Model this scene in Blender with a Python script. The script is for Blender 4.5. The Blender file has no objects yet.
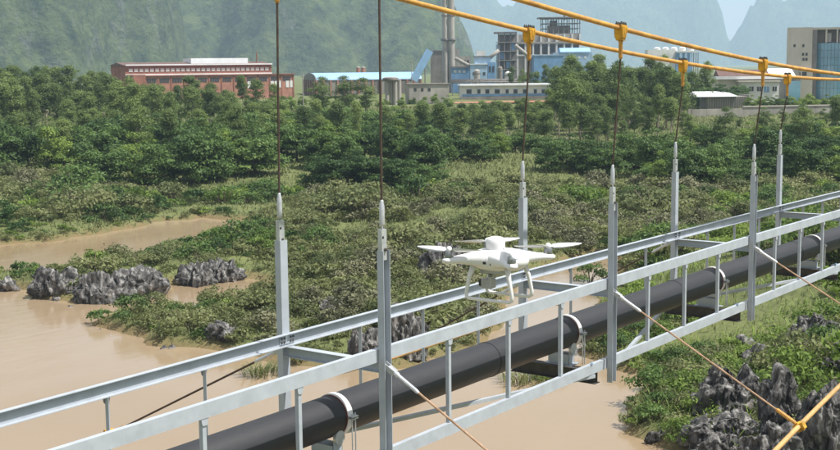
import bpy, bmesh, math, random
import numpy as np
from mathutils import Vector, Matrix

random.seed(7)
rng = np.random.default_rng(11)
sc = bpy.context.scene
col = sc.collection

# ------------------------------------------------------------------ camera
S = 5.5                                   # length of one bridge panel in metres
FPX = 1246.38                             # focal length in pixels of an 840 px wide picture
YAW, PITCH, ROLL = 0.9352, 0.1260, -0.0112
CAM = Vector((-1.9815*S, -1.5563*S, 19.0))
ZC = 19.0 - 0.5731*S                      # top edge of the bridge's upper chords
F0 = Vector((math.sin(YAW), math.cos(YAW), 0))
R0 = Vector((math.cos(YAW), -math.sin(YAW), 0))
UP0 = Vector((0, 0, 1))
FW = math.cos(PITCH)*F0 - math.sin(PITCH)*UP0
UPc = math.cos(PITCH)*UP0 + math.sin(PITCH)*F0
RT = math.cos(ROLL)*R0 + math.sin(ROLL)*UPc
UPv = math.cos(ROLL)*UPc - math.sin(ROLL)*R0
cam_d = bpy.data.cameras.new('camera')
cam_d.sensor_width = 36.0
cam_d.lens = 36.0*FPX/840.0
cam_d.clip_start = 0.1
cam_d.clip_end = 20000
cam = bpy.data.objects.new('camera', cam_d)
col.objects.link(cam)
M3 = Matrix((RT, UPv, -FW)).transposed()
cam.matrix_world = Matrix.Translation(CAM) @ M3.to_4x4()
sc.camera = cam

# ------------------------------------------------------------------ sky, sun, exposure
SUN_DIR = Vector((0.17, -0.50, 0.95)).normalized()      # towards the sun
world = bpy.data.worlds.new('World')
sc.world = world
world.use_nodes = True
wn = world.node_tree
bg = wn.nodes['Background']
sky = wn.nodes.new('ShaderNodeTexSky')
sky.sky_type = 'NISHITA'
sky.sun_disc = False
sky.sun_elevation = math.asin(SUN_DIR.z)
sky.sun_rotation = math.atan2(SUN_DIR.x, SUN_DIR.y)
sky.altitude = 150
sky.air_density = 1.0
sky.dust_density = 3.0
sky.ozone_density = 1.0
# thin bright cloud over the whole sky
wtc = wn.nodes.new('ShaderNodeTexCoord'); wmp = wn.nodes.new('ShaderNodeMapping'); wmp.inputs['Scale'].default_value = (1, 1, 2.5)
wno = wn.nodes.new('ShaderNodeTexNoise'); wno.inputs['Scale'].default_value = 2.2; wno.inputs['Detail'].default_value = 6; wno.inputs['Roughness'].default_value = .55
wcr = wn.nodes.new('ShaderNodeValToRGB'); wcr.color_ramp.elements[0].position = .30; wcr.color_ramp.elements[0].color = (.72, .72, .72, 1); wcr.color_ramp.elements[1].position = .62; wcr.color_ramp.elements[1].color = (.95, .95, .95, 1)
wmx = wn.nodes.new('ShaderNodeMix'); wmx.data_type = 'RGBA'; wmx.inputs[7].default_value = (8.8, 9.0, 9.3, 1)
wn.links.new(wtc.outputs['Generated'], wmp.inputs[0]); wn.links.new(wmp.outputs[0], wno.inputs['Vector']); wn.links.new(wno.outputs['Fac'], wcr.inputs[0])
wn.links.new(wcr.outputs[0], wmx.inputs[0]); wn.links.new(sky.outputs[0], wmx.inputs[6]); wn.links.new(wmx.outputs[2], bg.inputs[0])
bg.inputs[1].default_value = 0.05
sun_d = bpy.data.lights.new('sun', 'SUN')
sun_d.energy = 5.0
sun_d.angle = math.radians(0.6)
sun_d.color = (1.0, 0.96, 0.90)
sun = bpy.data.objects.new('sun', sun_d)
col.objects.link(sun)
sun.location = (0, 0, 120)
sun.rotation_euler = SUN_DIR.to_track_quat('Z', 'Y').to_euler()
vs = sc.view_settings
vs.view_transform = 'Standard'
vs.look = 'None'
vs.gamma = 1.0
vs.use_curve_mapping = False
vs.exposure = 0.70
sc.cycles.use_denoising = True
sc.cycles.max_bounces = 8
sc.cycles.diffuse_bounces = 3
sc.cycles.glossy_bounces = 3
sc.cycles.transmission_bounces = 4
sc.cycles.volume_bounces = 1
sc.cycles.transparent_max_bounces = 8
sc.cycles.sample_clamp_indirect = 6

# ------------------------------------------------------------------ positions in the place
def ray(px, py):
    return FW + RT*((px-420)/FPX) + UPv*((225-py)/FPX)
def G(px, py, z=0.0):
    """the point on the level z that is seen at a pixel of the photograph"""
    d = ray(px, py); t = (z-CAM.z)/d.z
    return CAM + d*t
def A(px, py, u):
    """the point at the forward distance u that is seen at a pixel"""
    d = ray(px, py); t = u/(d.x*F0.x+d.y*F0.y)
    return CAM + d*t
def UV(u, v, z=0.0):
    return Vector((CAM.x+u*F0.x+v*R0.x, CAM.y+u*F0.y+v*R0.y, z))
def uv_of(p):
    dx, dy = p[0]-CAM.x, p[1]-CAM.y
    return dx*F0.x+dy*F0.y, dx*R0.x+dy*R0.y
def pix(p):
    d = Vector(p)-CAM; z = d.dot(FW)
    return 420+FPX*d.dot(RT)/z, 225-FPX*d.dot(UPv)/z

# ------------------------------------------------------------------ noise
def _hash(ix, iy, iz, seed):
    h = (ix*374761393 + iy*668265263 + iz*2147483647 + seed*974634777) & 0xFFFFFFFF
    h = ((h ^ (h >> 13))*1274126177) & 0xFFFFFFFF
    h = ((h ^ (h >> 16))*2246822519) & 0xFFFFFFFF
    return ((h ^ (h >> 15)) & 0xFFFFFF)/float(0xFFFFFF)
def vnoise(p, seed=0):
    p = np.asarray(p, float)
    i = np.floor(p).astype(np.int64); f = p-i; f = f*f*(3-2*f)
    r = np.zeros(len(p))
    for dx in (0, 1):
        for dy in (0, 1):
            for dz in (0, 1):
                w = (f[:, 0] if dx else 1-f[:, 0])*(f[:, 1] if dy else 1-f[:, 1])*(f[:, 2] if dz else 1-f[:, 2])
                r += w*_hash(i[:, 0]+dx, i[:, 1]+dy, i[:, 2]+dz, seed)
    return r*2-1
def fbm(p, oct=4, seed=0, gain=0.5):
    p = np.asarray(p, float); r = np.zeros(len(p)); a = 1.0
    for k in range(oct):
        r += a*vnoise(p*(2.03**k)+k*17.3, seed+k); a *= gain
    return r
def p2(x, y, s):
    return np.stack([np.asarray(x)*s, np.asarray(y)*s, np.zeros(np.shape(x))+.37], -1)

# ------------------------------------------------------------------ materials
MATS = {}
def nodemat(name):
    m = bpy.data.materials.new(name); m.use_nodes = True
    MATS[name] = m
    nt = m.node_tree
    return m, nt, nt.nodes['Principled BSDF']
def N(nt, t, **kw):
    n = nt.nodes.new(t)
    for k, v in kw.items(): setattr(n, k, v)
    return n
def plain(name, rgb, rough=0.6, metal=0.0, var=0.25, scale=3.0, bump=0.0, spec=0.5, stretch=(1, 1, 1), rgb2=None, detail=6.0, bscale=None):
    """colour with uneven, mottled wear"""
    m, nt, b = nodemat(name)
    tc = N(nt, 'ShaderNodeTexCoord'); mp = N(nt, 'ShaderNodeMapping'); mp.inputs['Scale'].default_value = stretch
    nt.links.new(tc.outputs['Object'], mp.inputs[0])
    no = N(nt, 'ShaderNodeTexNoise'); no.inputs['Scale'].default_value = scale; no.inputs['Detail'].default_value = detail; no.inputs['Roughness'].default_value = .65
    nt.links.new(mp.outputs[0], no.inputs['Vector'])
    cr = N(nt, 'ShaderNodeValToRGB')
    c2 = rgb2 if rgb2 else tuple(c*(1-var) for c in rgb)
    cr.color_ramp.elements[0].position = .35; cr.color_ramp.elements[0].color = (*c2, 1)
    cr.color_ramp.elements[1].position = .68; cr.color_ramp.elements[1].color = (*[min(1, c*(1+var*.4)) for c in rgb], 1)
    nt.links.new(no.outputs['Fac'], cr.inputs[0]); nt.links.new(cr.outputs[0], b.inputs['Base Color'])
    b.inputs['Roughness'].default_value = rough; b.inputs['Metallic'].default_value = metal
    b.inputs['Specular IOR Level'].default_value = spec
    if bump:
        n2 = N(nt, 'ShaderNodeTexNoise'); n2.inputs['Scale'].default_value = bscale or scale*4; n2.inputs['Detail'].default_value = 5
        nt.links.new(mp.outputs[0], n2.inputs['Vector'])
        bp = N(nt, 'ShaderNodeBump'); bp.inputs['Strength'].default_value = bump; bp.inputs['Distance'].default_value = .05
        nt.links.new(n2.outputs['Fac'], bp.inputs['Height']); nt.links.new(bp.outputs[0], b.inputs['Normal'])
    return m
def leafmat(name, lo, hi, tip, trans=.3):
    m, nt, b = nodemat(name)
    at = N(nt, 'ShaderNodeAttribute', attribute_name='tone')
    oi = N(nt, 'ShaderNodeObjectInfo')
    geo = N(nt, 'ShaderNodeNewGeometry')
    no = N(nt, 'ShaderNodeTexNoise'); no.inputs['Scale'].default_value = .09; no.inputs['Detail'].default_value = 2
    nt.links.new(geo.outputs['Position'], no.inputs['Vector'])
    ad = N(nt, 'ShaderNodeMath', operation='MULTIPLY_ADD'); ad.inputs[1].default_value = .50
    ofs = N(nt, 'ShaderNodeMath', operation='SUBTRACT'); ofs.inputs[1].default_value = .15; nt.links.new(oi.outputs['Random'], ofs.inputs[0]); nt.links.new(ofs.outputs[0], ad.inputs[0]); nt.links.new(at.outputs['Fac'], ad.inputs[2])
    a2 = N(nt, 'ShaderNodeMath', operation='MULTIPLY_ADD'); a2.inputs[1].default_value = .7
    nt.links.new(no.outputs['Fac'], a2.inputs[0]); nt.links.new(ad.outputs[0], a2.inputs[2])
    cr = N(nt, 'ShaderNodeValToRGB')
    e = cr.color_ramp.elements
    e[0].position = .24; e[0].color = (*lo, 1); e[1].position = .70; e[1].color = (*hi, 1)
    t = e.new(.95); t.color = (*tip, 1)
    mul = N(nt, 'ShaderNodeMath', operation='MULTIPLY'); mul.inputs[1].default_value = .62
    nt.links.new(a2.outputs[0], mul.inputs[0]); nt.links.new(mul.outputs[0], cr.inputs[0])
    nt.links.new(cr.outputs[0], b.inputs['Base Color'])
    b.inputs['Roughness'].default_value = .6; b.inputs['Specular IOR Level'].default_value = .25
    tr = N(nt, 'ShaderNodeBsdfTranslucent'); nt.links.new(cr.outputs[0], tr.inputs[0])
    mx = N(nt, 'ShaderNodeMixShader'); mx.inputs[0].default_value = trans
    out = nt.nodes['Material Output']
    nt.links.new(b.outputs[0], mx.inputs[1]); nt.links.new(tr.outputs[0], mx.inputs[2]); nt.links.new(mx.outputs[0], out.inputs[0])
    return m

# ------------------------------------------------------------------ mesh helpers
class MB:
    def __init__(s): s.v = []; s.f = []
    def add(s, vs, fs):
        o = len(s.v); s.v += [tuple(v) for v in vs]; s.f += [tuple(i+o for i in f) for f in fs]
        return s
    def box(s, x0, x1, y0, y1, z0, z1, M=None):
        vs = [Vector((x, y, z)) for z in (z0, z1) for y in (y0, y1) for x in (x0, x1)]
        if M is not None: vs = [M @ v for v in vs]
        return s.add(vs, [(0, 2, 3, 1), (4, 5, 7, 6), (0, 1, 5, 4), (2, 6, 7, 3), (0, 4, 6, 2), (1, 3, 7, 5)])
    def prism(s, prof, p0, p1, ax, ay):
        """extrude a closed profile (list of (a, b)) from p0 to p1; a runs along ax, b along ay"""
        p0, p1, ax, ay = map(Vector, (p0, p1, ax, ay)); n = len(prof)
        vs = [p0+ax*a+ay*b for a, b in prof]+[p1+ax*a+ay*b for a, b in prof]
        fs = [(i, (i+1) % n, n+(i+1) % n, n+i) for i in range(n)]+[tuple(range(n-1, -1, -1)), tuple(range(n, 2*n))]
        return s.add(vs, fs)
    def tube(s, pts, r, n=10, caps=True):
        pts = [Vector(p) for p in pts]
        rs = r if isinstance(r, (list, tuple)) else [r]*len(pts)
        t0 = (pts[1]-pts[0]).normalized()
        ref = Vector((0, 0, 1)) if abs(t0.z) < .9 else Vector((1, 0, 0))
        a = t0.cross(ref).normalized()
        rings = []
        for i, p in enumerate(pts):
            t = (pts[min(i+1, len(pts)-1)]-pts[max(i-1, 0)]).normalized()
            a = (a-t*a.dot(t)).normalized(); b = t.cross(a)
            rings.append([p+(a*math.cos(2*math.pi*k/n)+b*math.sin(2*math.pi*k/n))*rs[i] for k in range(n)])
        vs = [v for rg in rings for v in rg]; fs = []
        for i in range(len(pts)-1):
            for k in range(n):
                fs.append((i*n+k, i*n+(k+1) % n, (i+1)*n+(k+1) % n, (i+1)*n+k))
        if caps:
            fs.append(tuple(range(n-1, -1, -1))); fs.append(tuple((len(pts)-1)*n+k for k in range(n)))
        return s.add(vs, fs)
    def lathe(s, prof, n=24, M=None):
        """prof: (radius, z) from bottom to top"""
        vs = []; fs = []
        for r, z in prof:
            for k in range(n):
                v = Vector((r*math.cos(2*math.pi*k/n), r*math.sin(2*math.pi*k/n), z))
                vs.append(M @ v if M is not None else v)
        for i in range(len(prof)-1):
            for k in range(n):
                fs.append((i*n+k, i*n+(k+1) % n, (i+1)*n+(k+1) % n, (i+1)*n+k))
        fs.append(tuple(range(n-1, -1, -1))); fs.append(tuple((len(prof)-1)*n+k for k in range(n)))
        return s.add(vs, fs)
    def mesh(s, name, mat, smooth=False, bevel=0):
        me = bpy.data.meshes.new(name)
        me.from_pydata(s.v, [], s.f)
        me.materials.append(MATS[mat])
        if smooth:
            me.polygons.foreach_set('use_smooth', [True]*len(me.polygons))
        me.update()
        return me
    def build(s, name, mat, parent=None, smooth=False, bevel=0, loc=None, auto=None):
        me = s.mesh(name, mat, smooth)
        if auto is not None:
            me.polygons.foreach_set('use_smooth', [True]*len(me.polygons))
            me.set_sharp_from_angle(angle=math.radians(auto))
        o = bpy.data.objects.new(name, me); col.objects.link(o)
        if parent is not None: o.parent = parent
        if loc is not None: o.location = loc
        if bevel:
            b = o.modifiers.new('bevel', 'BEVEL'); b.width = bevel; b.segments = 2; b.limit_method = 'ANGLE'
        return o
def tag(o, label, cat, group=None):
    o['label'] = label; o['category'] = cat
    if group: o['group'] = group
    return o
def thing(name, label, cat, loc=(0, 0, 0), rz=0.0, group=None):
    o = bpy.data.objects.new(name, None); col.objects.link(o)
    o.empty_display_size = .2
    o.location = loc; o.rotation_euler = (0, 0, rz)
    return tag(o, label, cat, group)
def link_mesh(name, me, parent=None):
    o = bpy.data.objects.new(name, me); col.objects.link(o)
    if parent is not None: o.parent = parent
    return o
def np_mesh(name, verts, quads, mat, tone=None, smooth=False):
    """many quads or triangles at once"""
    verts = np.asarray(verts, np.float32); quads = np.asarray(quads, np.int32)
    k = quads.shape[1]
    me = bpy.data.meshes.new(name)
    me.vertices.add(len(verts)); me.vertices.foreach_set('co', verts.ravel())
    me.loops.add(quads.size); me.loops.foreach_set('vertex_index', quads.ravel())
    me.polygons.add(len(quads)); me.polygons.foreach_set('loop_start', np.arange(0, quads.size, k, dtype=np.int32))
    if tone is not None:
        at = me.attributes.new('tone', 'FLOAT', 'FACE'); at.data.foreach_set('value', np.asarray(tone, np.float32))
    me.materials.append(MATS[mat])
    if smooth: me.polygons.foreach_set('use_smooth', np.ones(len(quads), bool))
    me.update(calc_edges=True); me.validate()
    return me

# ------------------------------------------------------------------ material library
plain('galvanised', (0.415, 0.455, 0.505), .48, .15, .14, 4.0, 0, .5, (1, 1, 1))
plain('galvanised_rod', (0.56, 0.58, 0.60), .38, .5, .2, 12)
plain('dark_steel', (0.075, 0.07, 0.068), .7, .1, .4, 6, .1)
plain('pipe_black', (0.024, 0.025, 0.028), .52, 0, .55, 4.0, .12, .38, (.35, 1, 1), rgb2=(0.026, 0.027, 0.031))
plain('strap_white', (0.74, 0.74, 0.72), .5, 0, .15, 8)
plain('rubber_red', (0.16, 0.035, 0.03), .8, 0, .3, 8)
plain('rope_rust', (0.080, 0.054, 0.040), .75, .2, .45, 9, .3)
plain('rope_copper', (0.42, 0.27, 0.17), .7, .1, .4, 9, .3)
plain('cable_yellow', (0.54, 0.29, 0.055), .65, 0, .45, 3.5, .1, rgb2=(0.34, 0.17, 0.045))
plain('cable_tan', (0.50, 0.31, 0.12), .7, 0, .35, 3, .1)
plain('clamp_yellow', (0.60, 0.32, 0.02), .5, 0, .45, 7, .1, rgb2=(0.26, 0.14, 0.02))
plain('drone_white', (0.72, 0.72, 0.73), .32, 0, .03, 20)
plain('drone_grey', (0.42, 0.42, 0.42), .45, .2, .15, 40)
plain('drone_motor', (0.30, 0.31, 0.32), .35, .7, .15, 60)
plain('drone_dark', (0.02, 0.02, 0.022), .35)
plain('blade_white', (0.74, 0.75, 0.76), .4, 0, .05, 20)
plain('concrete', (0.36, 0.34, 0.31), .9, 0, .35, .25, .2, .3, (1, 1, .35))
plain('concrete_dark', (0.23, 0.21, 0.19), .9, 0, .4, .3, .2, .3, (1, 1, .4))
plain('cream_wall', (0.52, 0.48, 0.42), .85, 0, .16, .2, .1, .3, (1, 1, .3))
plain('white_wall', (0.66, 0.66, 0.65), .8, 0, .18, .3, .05, .3)
plain('white_roof', (0.72, 0.74, 0.76), .55, 0, .15, .3)
plain('brick', (0.27, 0.115, 0.080), .9, 0, .3, .35, .2, .3)
plain('brick_light', (0.36, 0.175, 0.125), .9, 0, .3, .35, .2, .3)
plain('blue_roof', (0.27, 0.46, 0.70), .5, 0, .15, .3)
plain('blue_sheet', (0.16, 0.31, 0.52), .5, 0, .3, .3, .05)
plain('blue_pale', (0.32, 0.46, 0.62), .55, 0, .25, .3)
plain('window_pale', (0.62, 0.64, 0.63), .4, 0, .2, 2)
plain('window_dark', (0.05, 0.055, 0.06), .25, 0, .3, 2)
plain('glass_blue', (0.20, 0.39, 0.52), .12, 0, .3, .12, 0, .8)
plain('steel_frame', (0.20, 0.19, 0.19), .75, .2, .3, .5)
plain('roof_brown', (0.13, 0.075, 0.065), .85, 0, .3, .5)
plain('soil', (0.30, 0.15, 0.085), .95, 0, .3, .5, .3)
plain('bark_pale', (0.36, 0.31, 0.25), .85, 0, .35, 2, .2, .3, (1, 1, .3))
plain('bark_dark', (0.12, 0.095, 0.07), .9, 0, .35, 3, .2, .3, (1, 1, .3))
leafmat('leaf_eucalyptus', (0.062, 0.105, 0.032), (0.215, 0.285, 0.085), (0.33, 0.39, 0.13), .42)
leafmat('leaf_broad', (0.034, 0.074, 0.022), (0.130, 0.210, 0.055), (0.23, 0.31, 0.090), .36)
leafmat('leaf_marsh', (0.085, 0.112, 0.042), (0.215, 0.235, 0.095), (0.33, 0.34, 0.175), .36)
leafmat('leaf_bright', (0.065, 0.120, 0.024), (0.23, 0.32, 0.065), (0.34, 0.42, 0.12), .38)
leafmat('leaf_dry', (0.080, 0.088, 0.046), (0.225, 0.225, 0.125), (0.34, 0.33, 0.22), .25)

def rock_material():
    m, nt, b = nodemat('limestone')
    tc = N(nt, 'ShaderNodeTexCoord')
    mp = N(nt, 'ShaderNodeMapping'); mp.inputs['Scale'].default_value = (1, 1, .28)
    nt.links.new(tc.outputs['Object'], mp.inputs[0])
    n1 = N(nt, 'ShaderNodeTexNoise'); n1.inputs['Scale'].default_value = 2.6; n1.inputs['Detail'].default_value = 8; n1.inputs['Roughness'].default_value = .7
    nt.links.new(mp.outputs[0], n1.inputs['Vector'])
    cr = N(nt, 'ShaderNodeValToRGB'); e = cr.color_ramp.elements
    e[0].position = .36; e[0].color = (.026, .026, .028, 1); e[1].position = .64; e[1].color = (.40, .39, .375, 1)
    k = e.new(.50); k.color = (.125, .122, .118, 1)
    nt.links.new(n1.outputs['Fac'], cr.inputs[0])
    n3 = N(nt, 'ShaderNodeTexNoise'); n3.inputs['Scale'].default_value = .55; n3.inputs['Detail'].default_value = 3
    nt.links.new(tc.outputs['Object'], n3.inputs['Vector'])
    c3 = N(nt, 'ShaderNodeValToRGB'); c3.color_ramp.elements[0].position = .60; c3.color_ramp.elements[1].position = .70
    nt.links.new(n3.outputs['Fac'], c3.inputs[0])
    mx = N(nt, 'ShaderNodeMix', data_type='RGBA'); mx.inputs[7].default_value = (.30, .235, .165, 1)
    mm = N(nt, 'ShaderNodeMath', operation='MULTIPLY'); mm.inputs[1].default_value = .5
    nt.links.new(c3.outputs[0], mm.inputs[0]); nt.links.new(mm.outputs[0], mx.inputs[0])
    nt.links.new(cr.outputs[0], mx.inputs[6]); nt.links.new(mx.outputs[2], b.inputs['Base Color'])
    b.inputs['Roughness'].default_value = .9; b.inputs['Specular IOR Level'].default_value = .25
    n2 = N(nt, 'ShaderNodeTexNoise'); n2.inputs['Scale'].default_value = 7; n2.inputs['Detail'].default_value = 8; n2.inputs['Roughness'].default_value = .7
    nt.links.new(mp.outputs[0], n2.inputs['Vector'])
    bp = N(nt, 'ShaderNodeBump'); bp.inputs['Strength'].default_value = .9; bp.inputs['Distance'].default_value = .25
    nt.links.new(n2.outputs['Fac'], bp.inputs['Height']); nt.links.new(bp.outputs[0], b.inputs['Normal'])
rock_material()

def ground_material():
    m, nt, b = nodemat('ground_soil')
    geo = N(nt, 'ShaderNodeNewGeometry')
    n1 = N(nt, 'ShaderNodeTexNoise'); n1.inputs['Scale'].default_value = .22; n1.inputs['Detail'].default_value = 10; n1.inputs['Roughness'].default_value = .75
    nt.links.new(geo.outputs['Position'], n1.inputs['Vector'])
    cr = N(nt, 'ShaderNodeValToRGB'); e = cr.color_ramp.elements
    e[0].position = .32; e[0].color = (.060, .072, .028, 1); e[1].position = .72; e[1].color = (.155, .165, .066, 1)
    k = e.new(.52); k.color = (.115, .135, .050, 1)
    nt.links.new(n1.outputs['Fac'], cr.inputs[0])
    at = N(nt, 'ShaderNodeAttribute', attribute_name='mud')
    mx = N(nt, 'ShaderNodeMix', data_type='RGBA'); mx.inputs[7].default_value = (.16, .12, .060, 1)
    nt.links.new(at.outputs['Fac'], mx.inputs[0]); nt.links.new(cr.outputs[0], mx.inputs[6]); nt.links.new(mx.outputs[2], b.inputs['Base Color'])
    b.inputs['Roughness'].default_value = .95; b.inputs['Specular IOR Level'].default_value = .2
    n2 = N(nt, 'ShaderNodeTexNoise'); n2.inputs['Scale'].default_value = 1.6; n2.inputs['Detail'].default_value = 8
    nt.links.new(geo.outputs['Position'], n2.inputs['Vector'])
    bp = N(nt, 'ShaderNodeBump'); bp.inputs['Strength'].default_value = .8; bp.inputs['Distance'].default_value = .3
    nt.links.new(n2.outputs['Fac'], bp.inputs['Height']); nt.links.new(bp.outputs[0], b.inputs['Normal'])
ground_material()

def water_material():
    m, nt, b = nodemat('muddy_water')
    geo = N(nt, 'ShaderNodeNewGeometry')
    n1 = N(nt, 'ShaderNodeTexNoise'); n1.inputs['Scale'].default_value = .035; n1.inputs['Detail'].default_value = 4
    nt.links.new(geo.outputs['Position'], n1.inputs['Vector'])
    cr = N(nt, 'ShaderNodeValToRGB'); e = cr.color_ramp.elements
    e[0].position = .35; e[0].color = (.252, .184, .114, 1); e[1].position = .65; e[1].color = (.286, .220, .150, 1)
    nt.links.new(n1.outputs['Fac'], cr.inputs[0]); nt.links.new(cr.outputs[0], b.inputs['Base Color'])
    n5 = N(nt, 'ShaderNodeTexNoise'); n5.inputs['Scale'].default_value = .10; n5.inputs['Detail'].default_value = 5; n5.inputs['Distortion'].default_value = 1.2
    mp5 = N(nt, 'ShaderNodeMapping'); mp5.inputs['Rotation'].default_value = (0, 0, .5); mp5.inputs['Scale'].default_value = (.35, 2.2, 1)
    nt.links.new(geo.outputs['Position'], mp5.inputs[0]); nt.links.new(mp5.outputs[0], n5.inputs['Vector'])
    rr = N(nt, 'ShaderNodeMapRange'); rr.inputs[1].default_value = .35; rr.inputs[2].default_value = .7; rr.inputs[3].default_value = .08; rr.inputs[4].default_value = .18
    nt.links.new(n5.outputs['Fac'], rr.inputs[0]); nt.links.new(rr.outputs[0], b.inputs['Roughness']); b.inputs['IOR'].default_value = 1.33
    mp = N(nt, 'ShaderNodeMapping'); mp.inputs['Rotation'].default_value = (0, 0, .9); mp.inputs['Scale'].default_value = (1, 2.2, 1)
    nt.links.new(geo.outputs['Position'], mp.inputs[0])
    n2 = N(nt, 'ShaderNodeTexNoise'); n2.inputs['Scale'].default_value = .55; n2.inputs['Detail'].default_value = 5; n2.inputs['Roughness'].default_value = .55
    nt.links.new(mp.outputs[0], n2.inputs['Vector'])
    bp = N(nt, 'ShaderNodeBump'); bp.inputs['Strength'].default_value = .13; bp.inputs['Distance'].default_value = .12
    nt.links.new(n2.outputs['Fac'], bp.inputs['Height']); nt.links.new(bp.outputs[0], b.inputs['Normal'])
water_material()

def hill_material(name, rock_amount):
    m, nt, b = nodemat(name)
    geo = N(nt, 'ShaderNodeNewGeometry')
    n1 = N(nt, 'ShaderNodeTexNoise'); n1.inputs['Scale'].default_value = .035; n1.inputs['Detail'].default_value = 7; n1.inputs['Roughness'].default_value = .74
    nt.links.new(geo.outputs['Position'], n1.inputs['Vector'])
    cr = N(nt, 'ShaderNodeValToRGB'); e = cr.color_ramp.elements
    e[0].position = .33; e[0].color = (.005, .013, .005, 1); e[1].position = .60; e[1].color = (.072, .094, .032, 1)
    nt.links.new(n1.outputs['Fac'], cr.inputs[0])
    mp = N(nt, 'ShaderNodeMapping'); mp.inputs['Scale'].default_value = (1, 1, .38)
    nt.links.new(geo.outputs['Position'], mp.inputs[0])
    n2 = N(nt, 'ShaderNodeTexNoise'); n2.inputs['Scale'].default_value = .035; n2.inputs['Detail'].default_value = 9; n2.inputs['Roughness'].default_value = .72
    nt.links.new(mp.outputs[0], n2.inputs['Vector'])
    sx = N(nt, 'ShaderNodeSeparateXYZ'); nt.links.new(geo.outputs['Normal'], sx.inputs[0])
    st = N(nt, 'ShaderNodeMapRange'); st.inputs[1].default_value = .62; st.inputs[2].default_value = .30; st.inputs[3].default_value = 0; st.inputs[4].default_value = rock_amount
    nt.links.new(sx.outputs[2], st.inputs[0])
    ad = N(nt, 'ShaderNodeMath', operation='ADD'); nt.links.new(st.outputs[0], ad.inputs[0]); nt.links.new(n2.outputs['Fac'], ad.inputs[1])
    c2 = N(nt, 'ShaderNodeValToRGB'); c2.color_ramp.elements[0].position = .66; c2.color_ramp.elements[1].position = .84
    nt.links.new(ad.outputs[0], c2.inputs[0])
    mx = N(nt, 'ShaderNodeMix', data_type='RGBA'); mx.inputs[7].default_value = (.125, .13, .12, 1)
    nt.links.new(c2.outputs[0], mx.inputs[0]); nt.links.new(cr.outputs[0], mx.inputs[6]); nt.links.new(mx.outputs[2], b.inputs['Base Color'])
    b.inputs['Roughness'].default_value = .95; b.inputs['Specular IOR Level'].default_value = .15
    n4 = N(nt, 'ShaderNodeTexNoise'); n4.inputs['Scale'].default_value = .10; n4.inputs['Detail'].default_value = 4; n4.inputs['Roughness'].default_value = .6
    nt.links.new(geo.outputs['Position'], n4.inputs['Vector'])
    bp = N(nt, 'ShaderNodeBump'); bp.inputs['Strength'].default_value = 1.0; bp.inputs['Distance'].default_value = 7
    nt.links.new(n4.outputs['Fac'], bp.inputs['Height']); nt.links.new(bp.outputs[0], b.inputs['Normal'])
hill_material('hill_wooded', .13)
hill_material('hill_far', .12)

# ------------------------------------------------------------------ ground and river
WATER = [
    [(-90, 250), (0, 245), (55, 241), (105, 233), (150, 224), (205, 218), (252, 222), (230, 234), (182, 248), (140, 260),
     (100, 267), (60, 273), (25, 276), (-90, 281)],
    [(-120, 300), (0, 288), (30, 292), (40, 297), (75, 302), (100, 300), (135, 297), (165, 286), (200, 283), (235, 280), (262, 278),
     (280, 284), (274, 296), (240, 303), (205, 310), (190, 313), (160, 312), (130, 313), (100, 316), (80, 323), (110, 332),
     (150, 337), (160, 346), (185, 348), (215, 352), (250, 357), (300, 365), (330, 370), (360, 373), (390, 371), (420, 366), (440, 360),
     (475, 350), (498, 340), (506, 316), (512, 290), (530, 275), (555, 265), (572, 258), (600, 254), (628, 260), (614, 285), (603, 300),
     (604, 320), (594, 338), (590, 352), (600, 364), (612, 372), (640, 376), (662, 369), (664, 378), (650, 390), (632, 402), (618, 418),
     (617, 430), (640, 438), (665, 447), (700, 462), (760, 500), (900, 600), (1300, 900), (2200, 2000), (2200, 6000), (-2000, 6000), (-1500, 900)],
]
POLYS = []
for poly in WATER:
    q = [uv_of(G(x, y, 0.0)) for x, y in poly]
    POLYS.append(np.array(q))
def sstep(a, b, x):
    t = np.clip((np.asarray(x, float)-a)/(b-a), 0, 1); return t*t*(3-2*t)
def land_distance(u, v):
    """metres to the water's edge, positive on land"""
    u = np.asarray(u, float); v = np.asarray(v, float)
    du = u+1.3*fbm(p2(u, v, .22), 3, 5); dv = v+1.3*fbm(p2(u, v, .22), 3, 9)
    best = np.full(u.shape, 1e9); inside = np.zeros(u.shape, bool)
    for q in POLYS:
        ins = np.zeros(u.shape, bool)
        for i in range(len(q)):
            a, b = q[i], q[(i+1) % len(q)]
            e = b-a; L = e@e
            t = np.clip(((du-a[0])*e[0]+(dv-a[1])*e[1])/L, 0, 1)
            d = np.hypot(du-a[0]-t*e[0], dv-a[1]-t*e[1])
            best = np.minimum(best, d)
            c = ((a[1] > dv) != (b[1] > dv)) & (du < (b[0]-a[0])*(dv-a[1])/(b[1]-a[1]+1e-12)+a[0])
            ins ^= c
        inside |= ins
    return np.where(inside, -best, best)
def ground_z(u, v, sd=None):
    u = np.asarray(u, float); v = np.asarray(v, float)
    if sd is None: sd = land_distance(u, v)
    n = fbm(p2(u, v, .07), 4, 21)
    z = .12 + .45*sstep(0, .9, sd) + .65*sstep(0, 7, sd) + .45*n*sstep(0, 6, sd)
    z += 2.6*sstep(165, 215, u) + 4.6*sstep(235, 340, u) + .5*fbm(p2(u, v, .02), 3, 33)*sstep(190, 260, u)*(1-sstep(600, 1200, u))
    z += 3.6*sstep(13, 34, v-.02*u)*(1-sstep(85, 140, u))
    z += 1.5*np.exp(-((u-152)/14)**2-((v-10)/8)**2)
    return np.where(sd > 0, z, np.maximum(-1.8, -.15+.35*sd))
def gz(p):
    u, v = uv_of(p); return float(ground_z(np.array([u]), np.array([v]))[0])
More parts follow.
